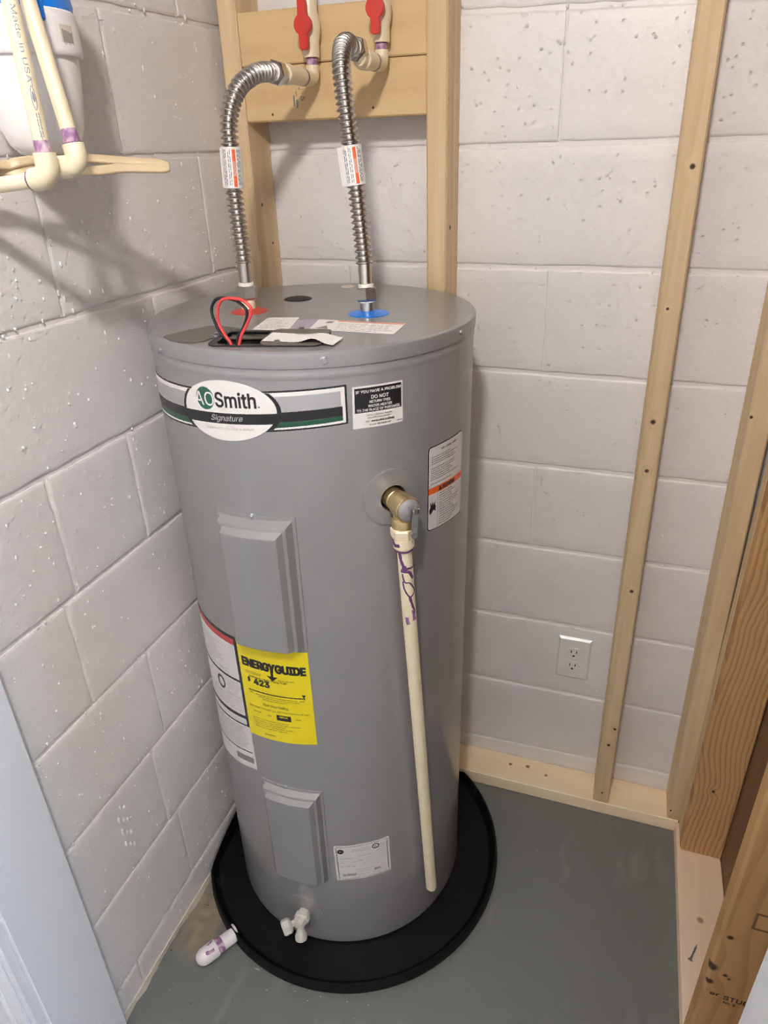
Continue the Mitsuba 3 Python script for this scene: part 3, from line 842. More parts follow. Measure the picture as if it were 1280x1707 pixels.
part(ke, 'lettering', EG.map(cat([text('Estimated Yearly Energy Cost', 0.020, H - 0.0715, 0.093, 0.0042, True, 0.0004), text('First Hour Rating', 0.0420, H - 0.1290, 0.0900, 0.0052, True, 0.0004),
                                     text('(How much hot water you get in the first hour of use)', 0.010, H - 0.1385, 0.1270, 0.0038, False, 0.0004)]), 0.0003), 'print_brownish', False)
part(ke, 'rule', EG.map(cat([flat(sbox(0.0140, H - 0.1015, 0.1230, H - 0.0995), 0.0004, 0.012), flat(Polygon([(0.1175, H - 0.0925), (0.1245, H - 0.0925), (0.1210, H - 0.0990)]), 0.0004), flat(sbox(0.1205, H - 0.1045, 0.1215, H - 0.0985), 0.0004)]), 0.0003), 'print_black', False)
part(ke, 'rating_box', EG.shape(sbox(0.0660, H - 0.1560, 0.0930, H - 0.1440), 0.0003, 0.0004), 'print_black', 30)
part(ke, 'lettering', EG.map(text('MEDIUM', 0.0715, H - 0.1490, 0.0870, 0.0030, True, 0.0004), 0.0007), 'sticker_yellow', False)
rng = np.random.default_rng(21)
d = dashes(rng, 0.012, 0.050, H - 0.0605, 0.0012) + dashes(rng, 0.014, 0.048, H - 0.0640, 0.0012) + dashes(rng, 0.078, 0.110, H - 0.0655, 0.0012) + dashes(rng, 0.081, 0.098, H - 0.0690, 0.0012)
d += dashes(rng, 0.016, 0.024, H - 0.1060, 0.0016) + dashes(rng, 0.112, 0.122, H - 0.1075, 0.0016)
for i, (a, b) in enumerate(((0.028, 0.108), (0.034, 0.112), (0.042, 0.090))):
    d += dashes(rng, a, b, H - 0.1075 - i * 0.0042, 0.0014, 1.0)
d += dashes(rng, 0.018, 0.036, H - 0.1485, 0.0018) + dashes(rng, 0.048, 0.058, H - 0.1505, 0.0018) + dashes(rng, 0.102, 0.112, H - 0.1510, 0.0018)
for i, (a, b) in enumerate(((0.014, 0.088), (0.014, 0.108), (0.016, 0.080), (0.014, 0.094), (0.016, 0.084))):
    d += dashes(rng, a, b, H - 0.1640 - i * 0.0048, 0.0012, 1.0)
d += dashes(rng, 0.036, 0.058, H - 0.1975, 0.0020, 1.0, 0.02)
part(ke, 'print', EG.map(cat(d), 0.0003), 'print_brownish', False, kind='stuff')

# ---- big white safety label, running round out of sight
BW = Label([(-160.0, 0.7860), (-106.2, 0.7921), (-105.54, 0.4830), (-160.0, 0.4050)])
W, H = BW.W, BW.H
kw = part(WH, 'safety_label', BW.sheet(), 'sticker_grey', 30, label='tall white safety label with black rules left of the yellow label')
hb = 0.545
part(kw, 'border', BW.map(cat([flat(sbox(0, H - 0.0075, W, H), 0.0004, 0.012), flat(sbox(W - 0.0072, H * 0.345, W, H), 0.0004, 0.03), flat(sbox(0, H * 0.676, W, H * 0.690), 0.0004, 0.012), flat(sbox(0.0, H * 0.402, W, H * 0.425), 0.0004, 0.012), flat(sbox(0, H * 0.345, W, H * 0.355), 0.0004, 0.012),
                                 flat(sbox(0.0, H * 0.130, W - 0.006, H * 0.137), 0.0004, 0.012)]), 0.0002), 'print_black', 30)
part(kw, 'red_bar', BW.shape(sbox(0.0, H - 0.0215, W - 0.0072, H - 0.0075), 0.0003, 0.0003), 'sticker_red', 30)
part(kw, 'symbol', BW.shape(oval(0.172, 0.600 * H, 0.0145, 0.0160).difference(oval(0.173, 0.600 * H, 0.0095, 0.0110)), 0.0003, 0.0004), 'print_black', 30, label='round black hand symbol')
part(kw, 'number_plate', BW.shape(sbox(0.186, 0.045 * H, W - 0.005, 0.092 * H).buffer(-0.003).buffer(0.003), 0.0003, 0.0004), 'print_grey', 30)
rng = np.random.default_rng(31)
d = []
for y in np.linspace(0.89, 0.71, 12):
    d += dashes(rng, 0.10, 0.215, y * H, 0.0016, rng.uniform(0.5, 0.95))
for y in np.linspace(0.655, 0.45, 13):
    d += dashes(rng, 0.193 if 0.55 < y else 0.09, W - 0.012, y * H, 0.0016, rng.uniform(0.75, 1.0))
for y in np.linspace(0.325, 0.155, 16):
    d += dashes(rng, 0.10, W - 0.010, y * H, 0.0018, rng.uniform(0.8, 1.0))
part(kw, 'print', BW.map(cat(d), 0.0003), 'print_faint', False, kind='stuff')

# ---- rating plate near the bottom
RP = Label([(-73.4, 0.3214), (-48.86, 0.3246), (-48.27, 0.2216), (-72.9, 0.2198)])
W, H = RP.W, RP.H
kr = part(WH, 'rating_label', RP.sheet(), 'sticker_grey', 30, label='small white rating label near the bottom of the heater')
rng = np.random.default_rng(41)
part(kr, 'frame_line', RP.map(cat([flat(sbox(0.004, 0.004, W - 0.004, H - 0.004).difference(sbox(0.0046, 0.0046, W - 0.0046, H - 0.0046)), 0.0003, 0.012), flat(sbox(0.005, 0.006, 0.0062, H - 0.008), 0.0003, 0.02), flat(sbox(W - 0.0060, 0.010, W - 0.0048, H - 0.010), 0.0003, 0.02)]), 0.0003), 'print_grey', False)
part(kr, 'symbol', RP.shape(Point(0.0130, H - 0.0165).buffer(0.0062).difference(sbox(0.0098, H - 0.0175, 0.0150, H - 0.0158)), 0.0003, 0.0004), 'print_black', 30)
part(kr, 'symbol', RP.map(cat([flat(oval(W - 0.0285, H - 0.0150, 0.0074, 0.0068).difference(oval(W - 0.0285, H - 0.0150, 0.0058, 0.0052)), 0.0004), text('UL', W - 0.0320, H - 0.0175, W - 0.0250, 0.0048, False, 0.0004)]), 0.0003), 'print_black', 30)
d = []
for a, b, y, h in ((0.034, 0.075, 0.86, 0.0016), (0.034, 0.073, 0.81, 0.0022), (0.010, 0.036, 0.62, 0.0014), (0.046, 0.072, 0.66, 0.0016), (0.084, 0.100, 0.72, 0.0014), (0.010, 0.018, 0.50, 0.0018), (0.034, 0.041, 0.50, 0.003), (0.046, 0.056, 0.53, 0.002), (0.064, 0.072, 0.57, 0.0022),
                   (0.010, 0.016, 0.38, 0.0024), (0.021, 0.028, 0.38, 0.0024), (0.033, 0.041, 0.38, 0.0024), (0.055, 0.062, 0.43, 0.0020), (0.090, 0.095, 0.50, 0.0018), (0.042, 0.080, 0.265, 0.0016), (0.046, 0.070, 0.205, 0.0016), (0.030, 0.100, 0.085, 0.0010), (0.092, 0.104, 0.88, 0.0012), (0.092, 0.104, 0.83, 0.0012)):
    d += dashes(rng, a, b, y * H, h, 1.0, 0.007)
part(kr, 'print', RP.map(cat(d), 0.0003), 'print_faint', False, kind='stuff')
bars = [flat(sbox(x, 0.11 * H, x + w, 0.18 * H), 0.0003) for x, w in ((0.013 + 0.0022 * i, 0.0015 if i % 3 else 0.0010) for i in range(12))] + [flat(sbox(x, 0.16 * H, x + 0.0014, 0.225 * H), 0.0003) for x in (0.076 + 0.0023 * i for i in range(6))]
part(kr, 'print', RP.map(cat(bars), 0.0003), 'print_grey', False, kind='stuff')

# ---- element covers: stepped panels bent to the jacket
def cover(t0, t1, z0, z1, levels, slope=0.0):
    """levels: (inset in metres from the sides and the top, inset from the bottom, height)"""
    s = np.array([l[0] for l in levels])
    sb = np.array([l[1] for l in levels])
    hgt = np.array([l[2] for l in levels])
    Wd = math.radians(t1 - t0) * HR
    Hd = z1 - z0
    xs = np.r_[s, np.linspace(s[-1], Wd - s[-1], 16)[1:-1], (Wd - s)[::-1]]
    lx = np.r_[np.arange(len(s)), np.full(14, len(s) - 1), np.arange(len(s))[::-1]]
    zs = np.r_[sb, np.linspace(sb[-1], Hd - s[-1], 6)[1:-1], (Hd - s)[::-1]]
    lz = np.r_[np.arange(len(s)), np.full(4, len(s) - 1), np.arange(len(s))[::-1]]
    lev = np.minimum(lz[:, None], lx[None])
    Hh = hgt[lev]
    X, Zz = np.meshgrid(xs, zs)
    th = np.radians(t0) + X / HR
    z = z0 + Zz + slope * X
    r = HR + Hh
    V = np.stack([HC[0] + r * np.cos(th), HC[1] + r * np.sin(th), z], -1).reshape(-1, 3)
    F = []
    n = len(xs)
    for i in range(len(zs) - 1):
        for j in range(n - 1):
            p, q, u, v = i * n + j, i * n + j + 1, (i + 1) * n + j + 1, (i + 1) * n + j
            F += [(p, q, u), (p, u, v)]
    return trimesh.Trimesh(V, np.array(F), process=False)


lev = [(0.0, 0.0, -0.001), (0.0004, 0.0004, 0.0018), (0.0052, 0.0016, 0.0020), (0.0062, 0.0022, 0.0030), (0.0130, 0.0048, 0.0128), (0.0148, 0.0056, 0.0136), (0.0178, 0.0062, 0.0142), (0.0250, 0.0090, 0.0222), (0.0268, 0.0105, 0.0230)]
ku = part(WH, 'upper_element_cover', cover(-106.2, -75.8, 0.7945, 1.0370, lev, 0.035), 'heater_enamel', 22, label='large stepped cover panel above the yellow label')
c, d = jpt(-91.0, 1.0385, 0.0016)
screw(c, d, 0.0042, ku)
lev2 = [(0.0, 0.0, -0.001), (0.0004, 0.0004, 0.0018), (0.0045, 0.0016, 0.0020), (0.0055, 0.0022, 0.0030), (0.0110, 0.0048, 0.0118), (0.0126, 0.0056, 0.0126), (0.0150, 0.0062, 0.0132), (0.0215, 0.0090, 0.0205), (0.0230, 0.0105, 0.0213)]
kl = part(WH, 'lower_element_cover', cover(-103.8, -75.6, 0.2160, 0.4700, lev2, 0.03), 'heater_enamel', 22, label='smaller stepped cover panel below the yellow label')
c, d = jpt(-91.5, 0.4705, 0.0016)
screw(c, d, 0.0034, kl)

# ---- relief valve
VT, VZ = -43.2, 1.0555
a = math.radians(VT)
vd = np.array([math.cos(a), math.sin(a), 0.0])
vt = np.array([-math.sin(a), math.cos(a), 0.0])
vc = np.array([HC[0], HC[1], VZ])
EL = Label([(VT - 20, VZ + 0.09), (VT + 20, VZ + 0.09), (VT + 20, VZ - 0.09), (VT - 20, VZ - 0.09)])
ecen = Point(EL.W / 2 - 0.0015, EL.H / 2 + 0.0025)
bored = Point(EL.W / 2, EL.H / 2 + 0.0003).buffer(0.0208, 40)
ring = cat([EL.shape(ecen.buffer(0.0455, 40).difference(bored), -0.0005, 0.0027, 0.010), EL.shape(ecen.buffer(0.0440, 40).difference(bored), 0.0020, 0.0014, 0.010)])
part(WH, 'escutcheon', ring, 'heater_enamel', 30, label='round cover ring around the relief valve')
vb = lathe([(0, 0.240), (0.0160, 0.240), (0.0160, 0.268), (0.0150, 0.269), (0.0150, 0.276), (0.0178, 0.2775), (0.0188, 0.283), (0.0190, 0.300), (0.0180, 0.304), (0.0, 0.304)], 40, vc, vd)
out0 = vc + vd * 0.290
outd = np.array([0.496, -0.5574, 1.000]) - out0
outlet = lathe([(0, 0.0), (0.0150, 0.0), (0.0150, 0.018), (0.0175, 0.020), (0.0178, 0.031), (0.0165, 0.033), (0, 0.033)], 32, out0, outd)
RV = part(WH, 'relief_valve', cat([vb, outlet]), 'brass', 35, label='brass pressure relief valve on the right of the heater')
cap = lathe([(0.0, 0.302), (0.0172, 0.302), (0.0177, 0.3050), (0.0165, 0.3085), (0.0130, 0.3115), (0.0070, 0.3130), (0, 0.3135)], 36, vc, vd)
part(RV, 'cap', cap, 'cast_grey', 40, label='grey cap')
part(RV, 'rim', lathe([(0.0172, 0.300), (0.0196, 0.300), (0.0200, 0.303), (0.0190, 0.3055), (0.0172, 0.3055)], 36, vc, vd), 'brass', 30)
l0 = vc + vd * 0.3165 + vt * 0.003 + np.array([0, 0, 0.004])
bracket = cat([cyl(vc + vd * 0.312 + vt * 0.003, l0 + vd * 0.004, 0.0035, 14), cyl(l0 - vt * 0.008, l0 + vt * 0.008, 0.0022, 12), cbox(-0.0085, -0.0065, -0.006, 0.003, -0.006, 0.006, 0.0005).apply_transform(np.vstack([np.c_[vt, vd, [0, 0, 1], l0], [0, 0, 0, 1]])), cbox(0.0065, 0.0085, -0.006, 0.003, -0.006, 0.006, 0.0005).apply_transform(np.vstack([np.c_[vt, vd, [0, 0, 1], l0], [0, 0, 0, 1]]))])
part(RV, 'bracket', bracket, 'zinc', 30)
le = l0 + np.array([0, 0, -0.036]) + vd * 0.006 - vt * 0.004
lever = sweep(catmull([l0 + np.array([0, 0, 0.004]), l0 + vd * 0.002 + np.array([0, 0, -0.008]), le * 0.5 + l0 * 0.5 + vd * 0.001, le], 6), 1.0, shape=np.array([(0.0045, 0.0011), (-0.0045, 0.0011), (-0.0045, -0.0011), (0.0045, -0.0011)]), up=vt)
part(RV, 'lever', cat([lever, cyl(le - vd * 0.0012, le + vd * 0.0012, 0.0056, 18)]), 'lever_grey', 30, label='grey test lever')

# ---- drain valve near the base
DT, DZ = -90.0, 0.1040
DL = Label([(DT - 20, DZ + 0.1), (DT + 20, DZ + 0.1), (DT + 20, DZ - 0.1), (DT - 20, DZ - 0.1)])
part(WH, 'escutcheon', DL.shape(Point(DL.W / 2, DL.H / 2).buffer(0.0425, 36), -0.0005, 0.0024, 0.012), 'heater_enamel', 30, label='round cover ring around the drain valve')
dd = np.array([math.cos(math.radians(DT)), math.sin(math.radians(DT)), 0])
dt = np.array([-dd[1], dd[0], 0])
dc = np.array([HC[0], HC[1], DZ - 0.004])
dv = lathe([(0, 0.255), (0.0125, 0.255), (0.0125, 0.266), (0.0165, 0.267), (0.0170, 0.276), (0.0140, 0.279), (0.0120, 0.292), (0, 0.294)], 8, dc, dd)
DV = part(WH, 'drain_valve', cat([dv, cyl(dc + dd * 0.282, dc + dd * 0.282 - np.array([0, 0, 0.004]) + dd * 0.001, 0.0115, 20)]), 'off_white_plastic', 25, label='off-white plastic drain valve')
k0 = dc + dd * 0.284
sp = lathe([(0.0, 0.0), (0.0078, 0.0), (0.0075, 0.012), (0.0095, 0.020), (0.0128, 0.030), (0.0128, 0.037), (0.0085, 0.038), (0.0080, 0.030), (0, 0.030)], 20, k0 + dt * 0.001, np.array([0.10, -0.25, -0.95]))
part(DV, 'spout', sp, 'off_white_plastic', 30)
hn = lathe([(0, 0.0), (0.0070, 0.0), (0.0070, 0.010), (0.0135, 0.012), (0.0165, 0.016), (0.0165, 0.028), (0.0140, 0.031), (0.0066, 0.031), (0.0062, 0.026), (0, 0.026)], 7, k0 - dt * 0.007, np.array([-0.72, -0.68, -0.14]))
part(DV, 'handle', hn, 'off_white_plastic', 20)
hd = np.array([-0.72, -0.68, -0.14]) / np.linalg.norm([-0.72, -0.68, -0.14])
part(DV, 'screw', cyl(k0 - dt * 0.007 + hd * 0.022, k0 - dt * 0.007 + hd * 0.0322, 0.0066, 16), 'dark_inside', 30)  # dark disc drawn for the black hole at the handle centre

# ------------------------------------------------------------------ discharge pipe
pa, pb = np.array([0.496, -0.5574, 1.0000]), np.array([0.5273, -0.5003, 0.1350])
ax = (pb - pa) / np.linalg.norm(pb - pa)
DP = thing('discharge_pipe', 'long cream plastic pipe with purple primer drips running down the heater from the relief valve', 'pipe')
part(DP, 'pipe', lathe([(0.0080, 0.0), (0.0111, 0.0), (0.0111, np.linalg.norm(pb - pa) - 0.001), (0.0104, np.linalg.norm(pb - pa)), (0.0085, np.linalg.norm(pb - pa)), (0.0085, 0.0)], 32, pa, ax), 'cpvc', 30)
part(DP, 'adapter', cat([lathe([(0, -0.003), (0.0158, -0.003), (0.0162, 0.0), (0.0158, 0.014), (0.0138, 0.0165), (0.0138, 0.018), (0.0111, 0.018)], 32, pa - ax * 0.018 + ax * 0.010, ax), hexnut(pa - ax * 0.026, pa - ax * 0.010, 0.0182)]), 'cpvc', 30, label='cream threaded adapter below the relief valve')
part(DP, 'primer_ring', lathe([(0.0112, 0.0), (0.0147, 0.0005), (0.0147, 0.0030), (0.0112, 0.0036)], 32, pa + ax * 0.0085, ax), 'primer_dark', 30)


def pipedrip(P, a0, a1, r, w, n=10):
    """a run of dried primer: a flat ribbon hugging the pipe a0-a1 of radius r"""
    e = (a1 - a0) / np.linalg.norm(a1 - a0)
    C, _ = resample(catmull(P, 8), 0.002)
    wid = w * (0.7 + 0.6 * meshkit.noise(C * 150))
    D = np.gradient(C, axis=0)
    D /= np.linalg.norm(D, axis=1, keepdims=True)
    V = []
    for i, q in enumerate(C):
        f = a0 + e * ((q - a0) @ e)
        nrm = (q - f) / np.linalg.norm(q - f)
        sd = np.cross(D[i], nrm)
        for s, o in ((-1, -0.0001), (-0.5, 0.0005), (0.5, 0.0005), (1, -0.0001)):
            p = q + sd * s * wid[i]
            f2 = a0 + e * ((p - a0) @ e)
            V.append(f2 + (p - f2) / np.linalg.norm(p - f2) * (r + o))
    F = [f for i in range(len(C) - 1) for k in range(3) for f in ((i * 4 + k, i * 4 + k + 1, i * 4 + k + 5), (i * 4 + k, i * 4 + k + 5, i * 4 + k + 4))]
    return trimesh.Trimesh(np.array(V), np.array(F), process=False)


runs = [([(0.4900, -0.5668, 1.0007), (0.4943, -0.5664, 0.9731), (0.4995, -0.5656, 0.9592)], 0.0022), ([(0.4945, -0.5656, 0.9545), (0.5021, -0.5648, 0.9580), (0.5086, -0.5537, 0.9575)], 0.0020),
        ([(0.4934, -0.5645, 0.9526), (0.5055, -0.5622, 0.9518), (0.5091, -0.5556, 0.9387)], 0.0019), ([(0.4956, -0.5649, 0.9484), (0.4987, -0.5642, 0.9339), (0.5063, -0.5608, 0.9315), (0.5101, -0.5525, 0.9154), (0.5096, -0.5556, 0.9089), (0.5053, -0.5606, 0.9064), (0.4982, -0.5632, 0.9200), (0.4958, -0.5639, 0.9348)], 0.0011),
        ([(0.5053, -0.5606, 0.9064), (0.5095, -0.5559, 0.8853), (0.5108, -0.5532, 0.8786), (0.5094, -0.5558, 0.8715)], 0.0016), ([(0.4990, -0.5655, 0.9640), (0.4992, -0.5655, 0.9560), (0.5000, -0.5650, 0.9530)], 0.0036)]
part(DP, 'primer_drips', cat([pipedrip(np.array(P), pa, pb, 0.0111, w * 1.35) for P, w in runs]), 'primer_dark', 40, label='dark purple primer drips')
part(DP, 'primer_smear', cat([pipedrip(np.array(P), pa, pb, 0.0111, w) for P, w in (([(0.5098, -0.5550, 0.880), (0.5105, -0.5540, 0.868), (0.5112, -0.5530, 0.859)], 0.0040), ([(0.5000, -0.5625, 0.866), (0.5010, -0.5622, 0.857), (0.5030, -0.5612, 0.852)], 0.0045))]), 'primer', 40, label='faint purple smears')
part(DP, 'primer_drips', cat([pipedrip(np.array(P), pa - ax * 0.02, pb, 0.0163, w) for P, w in (([(0.4850, -0.5650, 1.009), (0.4870, -0.5670, 1.002), (0.4905, -0.5690, 0.999)], 0.0030), ([(0.4915, -0.5700, 1.004), (0.4925, -0.5700, 0.9985)], 0.0034))]), 'primer_dark', 40)

# ------------------------------------------------------------------ drain pan and its outlet
PC = (0.294, -0.3592)
prof = [(0.0, 0.0), (0.338, 0.0), (0.3455, 0.002), (0.3462, 0.006), (0.3440, 0.024), (0.3442, 0.027), (0.3425, 0.0290), (0.3395, 0.0285), (0.3385, 0.0265), (0.3290, 0.0110), (0.3240, 0.0085), (0.0, 0.0085)]
pan = lathe(prof, 160, (PC[0], PC[1], 0.0))
V = np.array(pan.vertices)
ov = np.maximum(0.0075 - V[:, 0], 0)
outer = np.hypot(V[:, 0] - PC[0], V[:, 1] - PC[1]) > 0.3
fz = np.clip(V[:, 2] / 0.029, 0, 1)
V[:, 2] += np.where(outer, ov * 0.95 * fz, 0)
V[:, 0] = np.where(outer, np.maximum(V[:, 0], 0.0075 - 0.0 * ov) , np.maximum(V[:, 0], 0.0075))
V[:, 1] = np.minimum(V[:, 1], -0.0915)
pan = trimesh.Trimesh(V, pan.faces, process=False)
DPAN = thing('drain_pan', 'shallow round black plastic drain pan under the water heater', 'drain pan')
part(DPAN, 'pan', pan, 'pan_plastic', 40)
fd = np.array([-0.33, -0.80, 0]) / np.hypot(0.33, 0.80)
fd = np.array([0.1035 - PC[0], -0.690 - PC[1], 0.0])
fd /= np.linalg.norm(fd)
f0 = np.array([PC[0], PC[1], 0.0175]) + fd * 0.3385
part(DPAN, 'drain_flange', lathe([(0.0075, -0.0045), (0.0125, -0.0045), (0.0130, -0.0015), (0.0130, 0.0), (0.0075, 0.0)], 28, f0, fd), 'pvc_white', 30, label='white flange of the drain outlet inside the pan')
part(DPAN, 'drain_bore', lathe([(0.0, -0.0015), (0.0076, -0.0015), (0.0076, 0.0), (0.0, 0.0)], 24, f0, fd), 'black_matte', 30)
POP = thing('pan_outlet_pipe', 'short white pipe with a purple band sticking out of the black pan', 'pipe')
g0 = f0 + fd * 0.0080
pd = np.array([0.092 - 0.130, -0.724 - (-0.662), 0.0])
pd /= np.linalg.norm(pd)
g0 = np.array([0.1285, -0.6655, 0.0190])
part(POP, 'nipple', cyl(g0 - pd * 0.006, g0 + pd * 0.026, 0.0152, 28, 0.001), 'pvc_white', 30)
part(POP, 'primer_band', cyl(g0 + pd * 0.022, g0 + pd * 0.043, 0.0157, 28, 0.001), 'primer', 30, label='purple primer band')
part(POP, 'cap', lathe([(0, 0.034), (0.0172, 0.036), (0.0180, 0.039), (0.0180, 0.060), (0.0168, 0.070), (0.0118, 0.078), (0.0055, 0.0815), (0, 0.082)], 32, g0, pd), 'pvc_white', 30, label='rounded white end cap')
sm_ = [pipedrip(np.array([g0 + pd * s + np.array([0, 0, 0.0165]) + np.cross(pd, [0, 0, 1]) * q for s, q in pts]), g0, g0 + pd, 0.0180, w) for pts, w in (([(0.040, 0.010), (0.048, 0.008), (0.052, 0.004)], 0.0035), ([(0.044, -0.011), (0.056, -0.010), (0.062, -0.006)], 0.0040))]
part(POP, 'primer_smear', cat(sm_), 'primer', 40)

# ------------------------------------------------------------------ flexible hoses
def hose(label, base, pts, sleeve, nut_end, elbow_dir, which):
    h = thing('flexible_hose', label, 'hose', 'corrugated steel hoses on the water heater')
    P = catmull(np.array(pts), 14)
    C, s = resample(P, 0.00085)
    pitch = 0.0082
    rad = 0.0112 + 0.0025 * np.sin(2 * np.pi * s / pitch) + 0.0003 * np.sin(4 * np.pi * s / pitch)
    part(h, 'corrugated_tube', sweep(C, rad, 28), 'steel', True)
    p0, d0 = C[0], (C[6] - C[0]) / np.linalg.norm(C[6] - C[0])
    b = np.array([base[0], base[1], ZT + 0.004])
    axis = p0 - b
    L = np.linalg.norm(axis)
    axis /= L
    part(h, 'plain_end', cyl(p0 - axis * 0.030, p0 + axis * 0.003, 0.0098, 28, 0.0008), 'steel', 30)
    part(h, 'washer', cyl(p0 - axis * 0.0355, p0 - axis * 0.0295, 0.0122, 24, 0.0008), 'washer_white', 30, label='white sealing ring')
    part(h, 'nut', cat([hexnut(p0 - axis * 0.0550, p0 - axis * 0.0352, 0.0172), cyl(p0 - axis * 0.0560, p0 - axis * 0.0345, 0.0150, 24, 0.003)]), 'steel_dull', 25)
    part(h, 'nipple', cyl(b - axis * 0.001, p0 - axis * 0.0545, 0.0113, 24, 0.0008), 'cpvc' if which else 'zinc', 30, label='cream sealing tape on the thread' if which else None)
    if not which:
        part(h, 'washer', cyl(p0 - axis * 0.0575, p0 - axis * 0.0555, 0.0128, 24, 0.0005), 'washer_white', 30)
    # far end
    e1, e0 = C[-1], C[-8]
    de = np.asarray(elbow_dir, float)
    part(h, 'plain_end', cyl(e1 - de * 0.002, e1 + de * 0.016, 0.0098, 28, 0.0008), 'steel', 30)
    part(h, 'nut', cat([hexnut(e1 + de * 0.014, e1 + de * 0.034, 0.0178), cyl(e1 + de * 0.0125, e1 + de * 0.0345, 0.0152, 24, 0.003)]), 'steel', 25)
    part(h, 'washer', cyl(e1 + de * 0.0105, e1 + de * 0.0135, 0.0125, 24, 0.0006), 'washer_white', 30)
    # printed sleeve round the straight run
    i0, i1 = (int(np.argmin(abs(C[:, 2] - z))) for z in sleeve)
    A, B = C[i0], C[i1]
    u = (B - A) / np.linalg.norm(B - A)
    k = part(h, 'sleeve', lathe([(0.0143, 0), (0.0152, 0.0004), (0.0152, np.linalg.norm(B - A) - 0.0004), (0.0143, np.linalg.norm(B - A))], 40, A, u), 'sticker_white', 30, label='white printed sleeve')
    f = CAM - A
    f -= u * (f @ u)
    f /= np.linalg.norm(f)
    w = np.cross(u, f)
    LL = np.linalg.norm(B - A)

    def on(V):   # x round the sleeve to the right (m), y up, z out
        ph = V[:, :1] / 0.0152
        r = 0.0152 + V[:, 2:3]
        return A + u * V[:, 1:2] + r * (np.cos(ph) * f + np.sin(ph) * w)
    part(k, 'stripe', mapped(flat(sbox(0.0012, 0.04 * LL, 0.0060, 0.30 * LL), 0.0003, 0.003), on), 'sticker_orange', 40)
    part(k, 'stripe', mapped(flat(sbox(0.0012, 0.66 * LL, 0.0060, 0.94 * LL), 0.0003, 0.003), on), 'sticker_orange', 40)
    part(k, 'stripe', mapped(flat(sbox(0.0012, 0.30 * LL, 0.0060, 0.66 * LL), 0.0003, 0.003), on), 'sticker_salmon', 40)
    rng = np.random.default_rng(60 + which)
    dm = []
    for x in (-0.0125, -0.0095, -0.0050, -0.0025, 0.0085, 0.0105, 0.0130):
        y = 0.08 * LL
        while y < 0.9 * LL:
            l = rng.uniform(0.003, 0.009)
            dm.append(flat(sbox(x, y, x + 0.0010, min(y + l, 0.94 * LL)), 0.0003))
            y += l + 0.0018
    part(k, 'print', mapped(cat(dm), on), 'print_grey', False, kind='stuff')
    # the sleeve's free edge stands off as a tab at the left
    tab = [on(np.array([[-0.0190, y * LL, -0.0002], [-0.0190, y * LL, 0.0065 if not which else 0.0015]])) for y in (0.02, 0.98)]
    q = np.vstack([tab[0][0], tab[0][1], tab[1][1], tab[1][0]])
    nq = np.cross(q[1] - q[0], q[3] - q[0])
    nq = nq / np.linalg.norm(nq) * 0.0004
    part(k, 'tab', trimesh.convex.convex_hull(np.vstack([q - nq, q + nq])), 'sticker_grey', False)
    return h


hose('left corrugated steel hose rising from the red collar to the boards', (0.1800, -0.3785), [(0.1800, -0.3775, 1.3580), (0.1785, -0.3770, 1.4100), (0.1765, -0.3755, 1.4640), (0.1775, -0.3735, 1.5200), (0.1780, -0.3690, 1.5560), (0.1850, -0.3480, 1.5930), (0.1960, -0.3130, 1.6140), (0.2015, -0.2780, 1.6195), (0.2020, -0.2740, 1.6198)],
     (1.4640, 1.5200), None, (0.0, 1.0, 0.006), 1)
hose('right corrugated steel hose rising from the blue collar to the boards', (0.3770, -0.3540), [(0.3722, -0.3470, 1.3560), (0.3670, -0.3450, 1.4150), (0.3625, -0.3440, 1.4640), (0.3560, -0.3425, 1.5170), (0.3500, -0.3400, 1.5650), (0.3420, -0.3290, 1.6130), (0.3340, -0.3020, 1.6400), (0.3280, -0.2680, 1.6490), (0.3262, -0.2480, 1.6470)],
     (1.4640, 1.5170), None, (0.0, 0.995, -0.075), 0)


# ------------------------------------------------------------------ supply drops with ball valves
def elbow(c, d0, d1, r, arm0, arm1):
    """90 degree elbow: sockets along d0 and d1 from the corner c"""
    c, d0, d1 = (np.asarray(q, float) for q in (c, d0, d1))
    R = r * 1.1
    th = np.linspace(0, np.pi / 2, 9)
    arc = [c + d0 * (R - R * math.sin(t)) + d1 * (R - R * math.cos(t)) for t in th]
    path = np.vstack([[c + d0 * arm0], arc, [c + d1 * arm1]])
    return cat([sweep(path, r, 28)])


